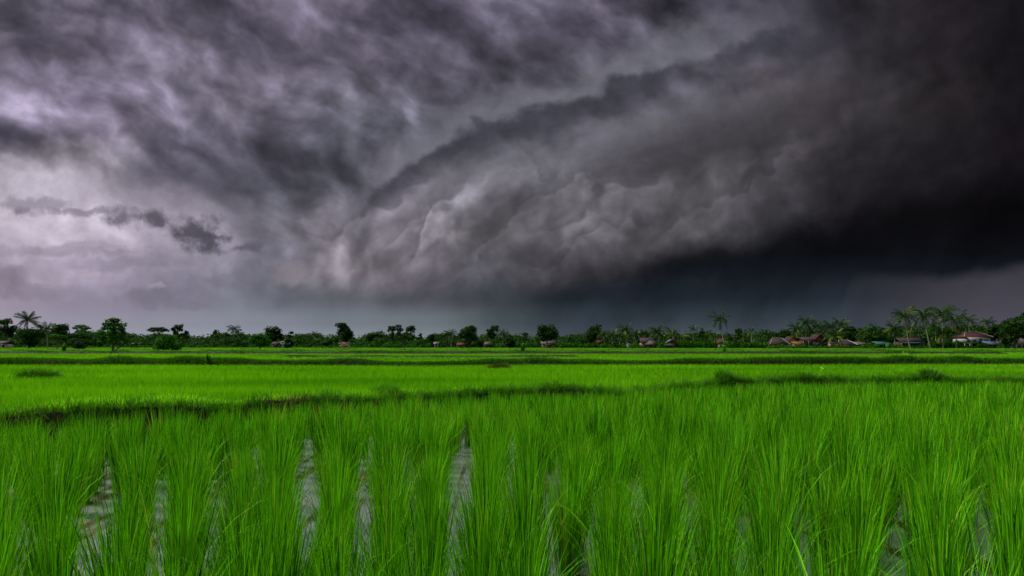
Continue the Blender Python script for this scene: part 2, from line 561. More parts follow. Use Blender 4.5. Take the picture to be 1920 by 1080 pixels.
def leaf_mat(name, dark, light, trans=0.45, gloss=0.06, patch=0.0, rough=0.45, third=None, pamp=1.9):
    """leaf or blade: diffuse + light passing through + a weak sheen; colour runs dark..light with the blade's own tint"""
    m, t, out = new_mat(name)
    f = attr('tint')
    if patch:
        mp = t.nodes.new('ShaderNodeMapping')
        mp.inputs['Scale'].default_value = (0.22, 1.0, 1.0)
        t.links.new(world_pos().s, mp.inputs['Vector'])
        f = f + (g_noise(G(mp.outputs[0]), patch, 4.0, 0.62, dims='3D') - 0.5) * pamp
    c = g_ramp(g_clamp(f), [(0.0, dark), (1.0, light)] if third is None else [(0.0, dark), (0.88, light), (1.0, third)], 'LINEAR')
    d = t.nodes.new('ShaderNodeBsdfDiffuse')
    tr = t.nodes.new('ShaderNodeBsdfTranslucent')
    g = t.nodes.new('ShaderNodeBsdfGlossy')
    g.inputs['Roughness'].default_value = rough
    g.inputs['Color'].default_value = (0.8, 0.85, 0.8, 1)
    t.links.new(c.s, d.inputs['Color'])
    t.links.new(c.s, tr.inputs['Color'])
    a = t.nodes.new('ShaderNodeMixShader')
    a.inputs[0].default_value = trans
    t.links.new(d.outputs[0], a.inputs[1])
    t.links.new(tr.outputs[0], a.inputs[2])
    b = t.nodes.new('ShaderNodeMixShader')
    b.inputs[0].default_value = gloss
    t.links.new(a.outputs[0], b.inputs[1])
    t.links.new(g.outputs[0], b.inputs[2])
    t.links.new(b.outputs[0], out.inputs['Surface'])
    return m


def rough_mat(name, ca, cb, scale=3.0, rough=0.9, spec=0.2, bump=0.3, stretch=(1, 1, 1), metallic=0.0):
    m, t, out = new_mat(name)
    mp = t.nodes.new('ShaderNodeMapping')
    mp.inputs['Scale'].default_value = stretch
    t.links.new(obj_coord().s, mp.inputs['Vector'])
    n = g_noise(G(mp.outputs[0]), scale, 5.0, 0.6, dims='3D')
    c = g_ramp(n, [(0.3, ca), (0.7, cb)], 'LINEAR')
    p = t.nodes.new('ShaderNodeBsdfPrincipled')
    t.links.new(c.s, p.inputs['Base Color'])
    p.inputs['Roughness'].default_value = rough
    p.inputs['Specular IOR Level'].default_value = spec
    p.inputs['Metallic'].default_value = metallic
    if bump:
        b = t.nodes.new('ShaderNodeBump')
        b.inputs['Strength'].default_value = bump
        b.inputs['Distance'].default_value = 0.05
        t.links.new(n.s, b.inputs['Height'])
        t.links.new(b.outputs[0], p.inputs['Normal'])
    t.links.new(p.outputs[0], out.inputs['Surface'])
    return m


M = {}
M['rice'] = leaf_mat('rice_blade', (0.005, 0.050, 0.0006), (0.090, 0.350, 0.002), 0.28, 0.004, patch=0.9, pamp=0.9, third=(0.15, 0.22, 0.012))
M['young_rice'] = leaf_mat('young_rice_blade', (0.032, 0.150, 0.001), (0.120, 0.34, 0.002), 0.40, 0.003, patch=0.34, pamp=2.5)
M['far_rice'] = leaf_mat('far_rice_blade', (0.034, 0.150, 0.002), (0.125, 0.34, 0.004), 0.40, 0.003, patch=0.16)
M['bund_grass'] = leaf_mat('bund_grass_blade', (0.016, 0.075, 0.002), (0.055, 0.19, 0.004), 0.45, 0.004, patch=0.8)
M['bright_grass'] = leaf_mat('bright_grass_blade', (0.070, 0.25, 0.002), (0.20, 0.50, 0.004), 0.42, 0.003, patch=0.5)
M['dark_grass'] = leaf_mat('dark_grass_blade', (0.008, 0.038, 0.001), (0.036, 0.125, 0.003), 0.35, 0.004, patch=0.4)
M['dry_grass'] = leaf_mat('dry_grass_blade', (0.018, 0.015, 0.004), (0.075, 0.060, 0.015), 0.3, 0.004)
M['leaf'] = leaf_mat('broad_leaf', (0.004, 0.016, 0.002), (0.016, 0.050, 0.004), 0.30, 0.003)
M['leaf_bright'] = leaf_mat('bright_leaf', (0.006, 0.030, 0.001), (0.028, 0.110, 0.003), 0.35, 0.003)  # brighter green leaf for some trees and the undergrowth
M['leaf_dark'] = leaf_mat('dark_leaf', (0.003, 0.011, 0.001), (0.012, 0.038, 0.003), 0.28, 0.003)
M['leaf_hazed'] = leaf_mat('hazed_leaf', (0.022, 0.055, 0.016), (0.055, 0.115, 0.030), 0.35, 0.003)  # greyed leaf: distance haze painted into the colour
M['leaf_dry'] = leaf_mat('dry_leaf', (0.11, 0.05, 0.04), (0.28, 0.15, 0.12), 0.3, 0.03)
M['palm'] = leaf_mat('palm_leaflet', (0.003, 0.012, 0.001), (0.013, 0.040, 0.002), 0.28, 0.006, rough=0.4, third=(0.065, 0.085, 0.004))
M['palm_dead'] = leaf_mat('dead_frond', (0.09, 0.055, 0.022), (0.20, 0.12, 0.05), 0.2, 0.03)
M['bark'] = rough_mat('bark', (0.030, 0.024, 0.018), (0.085, 0.07, 0.055), 5.0, stretch=(1, 1, 0.25))
M['palm_bark'] = rough_mat('palm_bark', (0.07, 0.062, 0.050), (0.19, 0.17, 0.14), 4.0, stretch=(0.4, 0.4, 4.0))


def ground_mat():
    m, t, out = new_mat('paddy_ground')
    P = world_pos()
    sp = t.nodes.new('ShaderNodeSeparateXYZ')
    t.links.new(P.s, sp.inputs[0])
    bund = attr('bund')
    n1 = g_noise(P, 1.3, 5.0, 0.6, dims='3D')
    n2 = g_noise(P, 0.06, 4.0, 0.55, dims='3D')
    n3 = g_noise(P, 14.0, 4.0, 0.65, dims='3D')
    field = g_ramp(n1 * 0.6 + n2 * 0.4, [(0.3, (0.020, 0.075, 0.003)), (0.7, (0.055, 0.17, 0.005))], 'LINEAR')
    mud = g_ramp(n3, [(0.3, (0.006, 0.005, 0.002)), (0.7, (0.022, 0.017, 0.007))], 'LINEAR')
    wet = attr('wet')
    c = g_mix(g_step(0.08, 0.3, bund + (n3 - 0.5) * 0.2), field, mud)
    c = g_mix(wet, c, mud)
    p = t.nodes.new('ShaderNodeBsdfPrincipled')
    t.links.new(c.s, p.inputs['Base Color'])
    p.inputs['Roughness'].default_value = 0.95
    p.inputs['Specular IOR Level'].default_value = 0.1
    b = t.nodes.new('ShaderNodeBump')
    b.inputs['Strength'].default_value = 0.7
    b.inputs['Distance'].default_value = 0.06
    t.links.new((n3 + n1).s, b.inputs['Height'])
    t.links.new(b.outputs[0], p.inputs['Normal'])
    t.links.new(p.outputs[0], out.inputs['Surface'])
    return m


def water_mat():
    m, t, out = new_mat('paddy_water')
    P = world_pos()
    mp = t.nodes.new('ShaderNodeMapping')
    mp.inputs['Scale'].default_value = (6.0, 0.3, 1.0)
    t.links.new(P.s, mp.inputs['Vector'])
    n = g_noise(P, 16.0, 3.0, 0.5, dims='3D')
    mud = g_ramp(g_noise(P, 2.2, 5.0, 0.6, dims='3D'), [(0.3, (0.018, 0.013, 0.004)), (0.7, (0.060, 0.042, 0.014))], 'LINEAR')
    d = t.nodes.new('ShaderNodeBsdfDiffuse')
    t.links.new(mud.s, d.inputs['Color'])
    g = t.nodes.new('ShaderNodeBsdfGlossy')
    g.inputs['Color'].default_value = (0.95, 0.93, 1.0, 1)
    g.inputs['Roughness'].default_value = 0.25
    b = t.nodes.new('ShaderNodeBump')
    b.inputs['Strength'].default_value = 0.04
    b.inputs['Distance'].default_value = 0.02
    t.links.new(n.s, b.inputs['Height'])
    t.links.new(b.outputs[0], g.inputs['Normal'])
    film = g_step(0.36, 0.50, g_noise(G(mp.outputs[0]), 0.9, 2.0, 0.5, dims='3D'))
    mx = t.nodes.new('ShaderNodeMixShader')
    t.links.new((film * 0.80 + 0.12).s, mx.inputs[0])
    t.links.new(d.outputs[0], mx.inputs[1])
    t.links.new(g.outputs[0], mx.inputs[2])
    t.links.new(mx.outputs[0], out.inputs['Surface'])
    return m


M['ground'] = ground_mat()
M['water'] = water_mat()
# ------------------------------------------------------------------ the land: one sheet with its bunds
def vnoise(x, seed, scale):
    """smooth 1-D value noise"""
    r = np.random.default_rng(seed).uniform(-1, 1, 512)
    q = np.asarray(x, float) / scale + 200.0
    i = np.floor(q).astype(int)
    f = q - i
    f = f * f * (3 - 2 * f)
    return r[i % 512] * (1 - f) + r[(i + 1) % 512] * f


def line_from_rows(pts, h):
    """points (column, row) of a crest h metres over the water -> world (x, y) arrays, sorted in x"""
    xy = []
    for px, py in pts:
        d = (EYE - h) * FPX / (py - HZ)
        xy.append((at(px, d), d))
    xy.sort()
    a = np.array(xy)
    return a[:, 0], a[:, 1]


def sstep(a, b, x):
    t = np.clip((x - a) / (b - a), 0, 1)
    return t * t * (3 - 2 * t)


FB = line_from_rows([(-500, 762), (0, 758), (130, 756), (300, 748), (400, 742), (480, 738), (600, 733), (700, 727), (800, 722), (880, 718), (1000, 715), (1150, 713),
                     (1260, 706), (1380, 702), (1500, 700), (1750, 699), (1920, 701), (2300, 701)], 0.86)
SB = line_from_rows([(-600, 676), (0, 675), (400, 676), (800, 677), (960, 676), (1200, 675), (1500, 674), (1920, 672), (2500, 671)], 0.80)


def fb_y(x): return np.interp(x, *FB) + vnoise(x, 3, 1.3) * 0.18
def sb_y(x): return np.interp(x, *SB) + vnoise(x, 4, 4.0) * 0.35
def fb_h(x):
    """earth height of the near bund over the water"""
    h = 0.62 + 0.08 * sstep(0, -5, x) + vnoise(x, 5, 1.1) * 0.08 + vnoise(x, 6, 0.45) * 0.045
    return h - 0.16 * np.exp(-((x - 3.3) / 0.8) ** 2) + 0.08 * np.exp(-((x - 7.0) / 0.6) ** 2)


THIN = [  # distance, slope, x from, x to, height of the low bunds farther out
    (64.0, 0.010, -21, 6, 0.30), (85.0, -0.012, -200, 60, 0.46), (100.0, 0.02, -10, 200, 0.24), (119.0, 0.0, -200, 200, 0.24), (140.0, 0.02, -60, 160, 0.14), (158.0, 0.01, -200, 200, 0.20), (196.0, 0.0, -250, 250, 0.14)]


def thin_y(k, x):
    d, s, a, b, h = THIN[k]
    return d + s * x + vnoise(x, 20 + k, 9.0) * 0.7


LEVEL2, LEVEL3 = 0.28, 0.40


def land(x, y):
    """height, bund-ness and wetness of the land"""
    x = np.asarray(x, float); y = np.asarray(y, float)
    f = fb_y(x); s = sb_y(x)
    z = -0.05 + (LEVEL2 + 0.05) * sstep(0.2, 1.2, y - f) + (LEVEL3 - LEVEL2) * sstep(0.0, 1.0, y - s)
    # near bund: steep torn face, broad grassy back on the sunny side
    back = 0.9 + 2.6 * sstep(1.0, -5.0, x)
    top = sstep(-0.42, -0.16, y - f) * (1 - sstep(0.35, 0.35 + back, y - f))
    hb = fb_h(x)
    bund1 = top
    z = np.maximum(z, -0.05 + (hb + 0.05) * top + 0.03 * vnoise(x * 1.7 + y * 2.3, 9, 0.35) * top)
    t2 = sstep(-0.75, -0.35, y - s) * (1 - sstep(0.35, 0.9, y - s))
    z = np.where(t2 > 0, np.maximum(z, LEVEL2 + (0.43 + vnoise(x, 8, 2.5) * 0.10) * t2), z)
    bund = np.maximum(bund1, t2)
    for k, (d, sl, a, b, h) in enumerate(THIN):
        yk = thin_y(k, x)
        tk = sstep(-0.7, -0.3, y - yk) * (1 - sstep(0.3, 0.8, y - yk)) * sstep(a - 2, a, x) * (1 - sstep(b, b + 2, x))
        z = np.where(tk > 0, np.maximum(z, LEVEL3 + h * tk), z)
        bund = np.maximum(bund, tk)
    wet = 1 - sstep(-0.5, 0.0, y - f)
    return z, bund, wet


def build_ground():
    ys = np.concatenate([np.linspace(-90, -2, 23), np.arange(-1.5, 9, 0.3), np.arange(9, 26, 0.11), np.arange(26, 40, 0.35), np.arange(40, 47, 0.14), np.arange(47, 170, 0.4), np.arange(170, 300, 1.5), 300 * 1.1 ** np.arange(0, 5)])
    s = np.linspace(-1, 1, 301)
    s = np.sign(s) * np.abs(s) ** 1.15
    X = s[None, :] * (14 + np.abs(ys) * 1.15)[:, None]
    Y = np.repeat(ys[:, None], len(s), 1)
    z, b, w = land(X, Y)
    nr, nc = X.shape
    i = (np.arange(nr - 1)[:, None] * nc + np.arange(nc - 1)[None, :]).ravel()
    f = np.stack([i, i + 1, i + nc + 1, i + nc], -1)
    me = mesh_data('ground', np.stack([X, Y, z], -1).reshape(-1, 3), f, M['ground'], {'bund': b, 'wet': w}, True)
    tag(link('ground', me), 'flat paddy land crossed by low dark earth bunds', kind='structure')
    g = Geo()
    xs = np.linspace(-26, 40, 140)
    yf = fb_y(xs) + 0.1
    v = np.concatenate([np.c_[xs, np.full_like(xs, -3.0), np.zeros_like(xs)], np.c_[xs, yf, np.zeros_like(xs)]])
    n = len(xs)
    k = np.arange(n - 1)
    g.add(v, np.stack([k, k + 1, k + n + 1, k + n], -1))
    tag(g.build('water', M['water']), 'shallow still water flooding the near paddy between the rice', kind='structure')


build_ground()

# ------------------------------------------------------------------ rice of the flooded near paddy
CHAN = [  # column at the foot of the picture, row where the lane closes, half width in metres
    (-420, 880, .08), (-300, 880, .12), (-190, 870, .09), (-90, 880, .12), (16, 870, .11), (182, 845, .165), (297, 880, .11), (405, 880, .15), (480, 900, .07), (573, 822, .165), (676, 825, .130), (768, 890, .08),
    (857, 825, .130), (948, 880, .09), (1035, 875, .130), (1100, 935, .150), (1195, 925, .11), (1280, 950, .12), (1390, 985, .09), (1520, 985, .07), (1690, 980, .07), (1850, 990, .06), (2000, 960, .1)]


def rice_spots():
    """hills of rice in depth rows; open water lanes between them close with distance"""
    out = []
    rs = np.random.default_rng(5)
    y = 2.2
    while y < 26:
        half = 0.78 * y + 1.6
        cuts = [(-half, 0.0)]
        for c, row, hw in CHAN:
            dfar = EYE * FPX / (row - HZ)
            xc = (c + (y - 5.5) * 2.0 - 960) / FPX * y
            k = 1.0 - y / dfar
            if abs(xc) < half and k > 0:
                cuts.append((xc, hw * min(1.15, 2.6 * k) * min(1.0, y / 4.6)))
        cuts.append((half, 0.0))
        cuts.sort()
        for (x0, w0), (x1, w1) in zip(cuts[:-1], cuts[1:]):
            a, b = x0 + w0, x1 - w1
            U = b - a
            if U < 0.10:
                if U < -0.05:
                    continue
                a = b = (a + b) / 2
            n = max(1, int(round(U / 0.40)))
            for i in range(n):
                if y > 6.5 and rs.uniform() < 0.07:
                    continue
                px = a + (b - a) * (i + 0.5) / n + rs.normal(0, 0.025 if y < 8 else 0.06)
                out.append((px, y + (i % 2) * 0.22 + rs.normal(0, 0.07)))
        y += 0.46 if y < 9 else 0.40
    o = np.array(out)
    return o[o[:, 1] < fb_y(o[:, 0]) - 0.42]


def clump_geo(rg, nb, seg, hgt=0.84, wmul=1.0):
    az = rg.uniform(0, 2 * math.pi, nb)
    rr = np.abs(rg.normal(0, 0.050, nb))
    base = np.c_[np.cos(az) * rr, np.sin(az) * rr, np.full(nb, -0.03)]
    k = rg.uniform(0, 1, nb)
    az2 = az + rg.normal(0, 0.5, nb)
    lean = 0.01 + 0.085 * k ** 1.3 + np.abs(rg.normal(0, 0.03, nb))
    bend = rg.uniform(0.02, 0.36, nb) + (rg.uniform(0, 1, nb) < 0.10) * rg.uniform(0.5, 1.3, nb)
    L = hgt * rg.uniform(0.70, 1.12, nb)
    W = rg.uniform(0.0060, 0.0098, nb) * wmul
    tint = np.clip(rg.normal(0.40, 0.32, nb), 0, 0.86)
    tint[rg.uniform(0, 1, nb) < 0.055] = 1.0
    return blades(base, az2, lean, bend, L, W, seg, tint, rg)


def build_rice():
    sp = rice_spots()
    d = np.hypot(sp[:, 0], sp[:, 1])
    px = sp[:, 0] / sp[:, 1] * FPX + 960
    toprow = HZ + (EYE - 0.92) * FPX / sp[:, 1]
    seen = (px > -60) & (px < 1980) & (toprow < 1085)
    order = np.argsort(np.where(seen, sp[:, 1], 1e6))
    near = order[:300]
    rest = order[300:]
    rg = np.random.default_rng(21)
    protos = []
    for i in range(12):
        v, q, t = clump_geo(rg, 165, 6)
        protos.append(mesh_data('rice_clump', v, q, M['rice'], {'tint': t}))
    for n, i in enumerate(near):
        o = bpy.data.objects.new('rice_clump', protos[n % 12])
        o.location = (sp[i, 0], sp[i, 1], 0)
        o.rotation_euler = (rg.normal(0, 0.06), rg.normal(0.02, 0.06), rg.uniform(0, 6.28))
        s = np.clip(rg.normal(1.0, 0.13), 0.70, 1.22)
        o.scale = (s * 1.05, s * 1.05, s)
        COL.objects.link(o)
        tag(o, 'tall green rice clump standing in the shallow water of the nearest paddy', 'rice plant', 'rice clumps in the nearest flooded paddy')
    V, Q, T, n0 = [], [], [], 0
    lib = [[clump_geo(rg, nb, seg, 0.80, wm) for _ in range(10)] for nb, seg, wm in ((140, 4, 1.1), (95, 3, 1.5), (66, 3, 2.0))]
    for i in rest:
        y = sp[i, 1]
        v, q, t = lib[0 if y < 8.5 else (1 if y < 13 else 2)][rg.integers(10)]
        a = rg.uniform(0, 6.28); s = np.clip(rg.normal(1.0, 0.09), 0.75, 1.2) * np.clip((0.82 if sp[i, 0] < -1 else 0.75) + 0.045 * (fb_y(sp[i, 0]) - y), 0.74, 1.0)
        ca, sa = math.cos(a) * s, math.sin(a) * s
        w = np.c_[v[:, 0] * ca - v[:, 1] * sa + sp[i, 0], v[:, 0] * sa + v[:, 1] * ca + sp[i, 1], v[:, 2] * s]
        V.append(w); Q.append(q + n0); T.append(np.clip(t + rg.normal(0, 0.13), 0, 1)); n0 += len(v)
    me = mesh_data('rice', np.concatenate(V), np.concatenate(Q), M['rice'], {'tint': np.concatenate(T)})
    tag(link('rice', me), 'dense green rice filling the near paddy up to the grassy bund', kind='stuff')
    print('rice clumps', len(sp), 'quads', sum(len(q) for q in Q))


build_rice()


# ------------------------------------------------------------------ grass and young rice farther out
def scatter_grass(name, label, pts, mat, per, hgt, wid, seg, spread, leanmax, seed, tint=(0.5, 0.2), bendmax=0.7, kind='stuff', cat=None):
    rg = np.random.default_rng(seed)
    n = len(pts)
    b = np.repeat(pts, per, 0)
    m = len(b)
    h = np.repeat(np.broadcast_to(hgt, (n,)), per) * rg.uniform(0.6, 1.15, m)
    b = b + np.c_[rg.normal(0, 1, m) * spread, rg.normal(0, 1, m) * spread, np.zeros(m)]
    tt = np.repeat(rg.normal(0, tint[1] * 0.6, n), per) + rg.normal(tint[0], tint[1], m)
    v, q, t = blades(b, rg.uniform(0, 6.28, m), rg.uniform(0.02, leanmax, m), rg.uniform(0.1, bendmax, m), h,
                     np.repeat(np.broadcast_to(wid, (n,)), per) * rg.uniform(0.7, 1.2, m), seg, np.clip(tt, 0, 1), rg)
    o = link(name, mesh_data(name, v, q, mat, {'tint': t}))
    return tag(o, label, cat, kind=kind)


def on_land(x, y, dz=-0.01):
    return np.c_[x, y, land(x, y)[0] + dz]


def build_grass():
    rg = np.random.default_rng(77)
    # turf on the back of the near bund, sunlight painted in as brighter blades
    n = 42000
    x = rg.uniform(-16, 24, n) ; u = rg.uniform(0, 1, n)
    back = 1.4 + 3.0 * sstep(1.5, -5.0, x)
    y = fb_y(x) - 0.12 + u * back
    keep = (np.abs(x) < 0.8 * y + 1) & (vnoise(x * 1.0 + y * 3.1, 31, 0.5) + vnoise(y * 2 - x, 32, 0.8) > -0.75)
    x, y = x[keep], y[keep]
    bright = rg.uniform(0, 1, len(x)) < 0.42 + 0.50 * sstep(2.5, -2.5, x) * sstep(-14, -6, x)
    p = on_land(x, y)
    hh = 0.17 + 0.10 * np.clip(vnoise(x * 1.3 + y, 33, 0.7), -0.5, 1)
    scatter_grass('bund_turf', 'short grass, coloured as if sunlit, covering the top of the near bund', p[bright], M['bright_grass'], 5, hh[bright], 0.010, 3, 0.05, 0.5, 1)
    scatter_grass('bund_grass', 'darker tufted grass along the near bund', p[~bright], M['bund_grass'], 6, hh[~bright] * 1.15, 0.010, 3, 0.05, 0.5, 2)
    # overhanging dark tufts and dead straw on the torn face
    n = 5200
    x = rg.uniform(-14, 22, n); y = fb_y(x) + rg.uniform(-0.40, -0.05, n)
    k = vnoise(x, 35, 0.9) + rg.normal(0, 0.4, n) + 0.5 * sstep(-3, 1, x)
    p = on_land(x, y)
    scatter_grass('bund_weeds', 'dark green weeds hanging over the face of the near bund', p[k > -0.42], M['bund_grass'], 8, 0.27, 0.010, 3, 0.06, 0.9, 3, bendmax=1.4)
    scatter_grass('dry_straw', 'brown dead straw and roots on the face of the near bund', p[k <= -0.42], M['dry_grass'], 7, 0.22, 0.008, 3, 0.07, 1.2, 4, bendmax=1.6)
    # second paddy: young rice in rows
    V = []
    rows = np.arange(10.5, 43, 0.21)
    for i, r in enumerate(rows):
        half = 0.80 * r + 2
        xs = np.arange(-half, half, 0.20)
        xs = xs + rg.normal(0, 0.03, len(xs))
        ys = r + rg.normal(0, 0.03, len(xs)) + 0.012 * xs
        b = 0.9 + 2.6 * sstep(1.0, -5.0, xs)
        ok = (ys > fb_y(xs) + 0.5 + b * 0.8) & (ys < sb_y(xs) - 0.8)
        # a few empty drills run along the far side of this paddy
        gap = ((np.abs(ys - 30.6 - 0.02 * xs) < 0.42) & (xs < 2)) | ((np.abs(ys - 38.0) < 0.52) & (xs > 0)) | ((np.abs(ys - 34.6) < 0.46) & (xs > 1)) | ((np.abs(ys - 26.0 - 0.05 * (xs + 12)) < 0.34) & (xs < -8) & (xs > -15))
        ok &= ~gap
        V.append(np.c_[xs[ok], ys[ok]])
    P = np.concatenate(V)
    p = on_land(P[:, 0], P[:, 1])
    d = P[:, 1]
    nearm = d < 27
    scatter_grass('young_rice', 'bright young rice in the paddy behind the near bund', p[nearm], M['young_rice'], 12, 0.36, 0.014, 2, 0.03, 0.30, 5, bendmax=0.5)
    scatter_grass('young_rice', 'bright young rice below the long dark bund', p[~nearm], M['young_rice'], 8, 0.36, 0.024, 2, 0.03, 0.30, 6, bendmax=0.5)
    # long bund across the middle; shade of its face painted in as dark blades
    n = 23000
    x = rg.uniform(-42, 42, n); y = sb_y(x) + rg.uniform(-1.05, 0.75, n)
    p = on_land(x, y)
    scatter_grass('bund_grass', 'grass, coloured as if shaded, on the long bund across the middle of the fields', p, M['dark_grass'], 5, 0.30 + 0.14 * np.clip(vnoise(x, 41, 1.6), -0.6, 1), 0.026, 2, 0.08, 0.8, 7, bendmax=1.2)
    # far paddies
    def area(n, y0, y1):
        y = np.sqrt(rg.uniform(y0 ** 2, y1 ** 2, n)); x = rg.uniform(-1, 1, n) * (0.80 * y + 3)
        z, b, w = land(x, y)
        ok = (b < 0.05) & (y > sb_y(x) + 1.0)
        for k in range(len(THIN)):
            a, c = THIN[k][2:4]
            ok &= ~((y > thin_y(k, x) - 1.3) & (y < thin_y(k, x) + 0.8) & (x > a - 1) & (x < c + 1))
        return np.c_[x, y, z - 0.01][ok]
    scatter_grass('far_rice', 'bright green rice in the paddies past the long dark bund', area(52000, 43, 95), M['far_rice'], 4, 0.36, 0.05, 2, 0.06, 0.3, 8, bendmax=0.5)
    scatter_grass('far_rice', 'pale green rice in the farthest paddies before the trees', area(60000, 95, 246), M['far_rice'], 3, 0.36, 0.12, 1, 0.15, 0.3, 9, bendmax=0.5)
    # low bunds farther out
    V = []
    for k, (dd, s, a, b, h) in enumerate(THIN):
        a2, b2 = max(a, -0.8 * dd - 3), min(b, 0.8 * dd + 3)
        n = int((b2 - a2) * 62)
        x = rg.uniform(a2, b2, n); y = thin_y(k, x) + rg.uniform(-0.95, 0.5, n)
        V.append(on_land(x, y))
    V = np.concatenate(V)
    scatter_grass('bund_grass', 'dark grass on the thin bunds between the far paddies', V, M['dark_grass'], 4, 0.14 + 0.12 * np.clip(vnoise(V[:, 0] + V[:, 1], 44, 3.0), -0.7, 1), 0.05, 2, 0.12, 0.8, 10, bendmax=1.2)


build_grass()
# ------------------------------------------------------------------ trees
def leaf_cards(c, nrm, size, rg, tint):
    """rhombic leaves at points c facing roughly nrm"""
    n = len(c)
    nn = nrm + rg.normal(0, 0.55, (n, 3))
    nn /= np.linalg.norm(nn, axis=1)[:, None] + 1e-9
    r = rg.normal(0, 1, (n, 3))
    a = np.cross(nn, r); a /= np.linalg.norm(a, axis=1)[:, None] + 1e-9
    b = np.cross(nn, a)
    s = (size * rg.uniform(0.65, 1.3, n))[:, None]
    droop = np.c_[np.zeros(n), np.zeros(n), -0.25 * s[:, 0]]
    v = np.stack([c - a * s, c + b * s * 0.55 + droop * 0.2, c + a * s + droop, c - b * s * 0.55 + droop * 0.2], 1).reshape(-1, 3)
    f = np.arange(n * 4).reshape(-1, 4)
    return v, f, np.repeat(tint, 4)


def crown_points(lobes, per, rg, hollow=0.55, flat=1.0):
    P, N, T = [], [], []
    for (x, y, z, r) in lobes:
        k = max(8, int(per * (r ** 2)))
        d = rg.normal(0, 1, (k, 3)); d /= np.linalg.norm(d, axis=1)[:, None]
        # ragged shell: leafy twigs gather in sub-clumps on the lobe
        rr = r * (hollow + (1 - hollow) * rg.uniform(0, 1, k) ** 0.5) * (1 + 0.16 * np.sin(d[:, 0] * 7 + x * 3) * np.sin(d[:, 1] * 6 + y) + 0.14 * np.sin(d[:, 2] * 9 + z * 2))
        p = np.array((x, y, z)) + d * rr[:, None] * np.array((1, 1, flat))
        P.append(p); N.append(d + np.array((0, 0, 0.7)))
        T.append(np.clip(rg.normal(0.42, 0.17, k) + rg.normal(0, 0.16), 0, 1))
    return np.concatenate(P), np.concatenate(N), np.concatenate(T)


TREE_MATS = {'green': 'leaf', 'bright': 'leaf_bright', 'dark': 'leaf_dark', 'pale': 'leaf_hazed', 'dry': 'leaf_dry'}


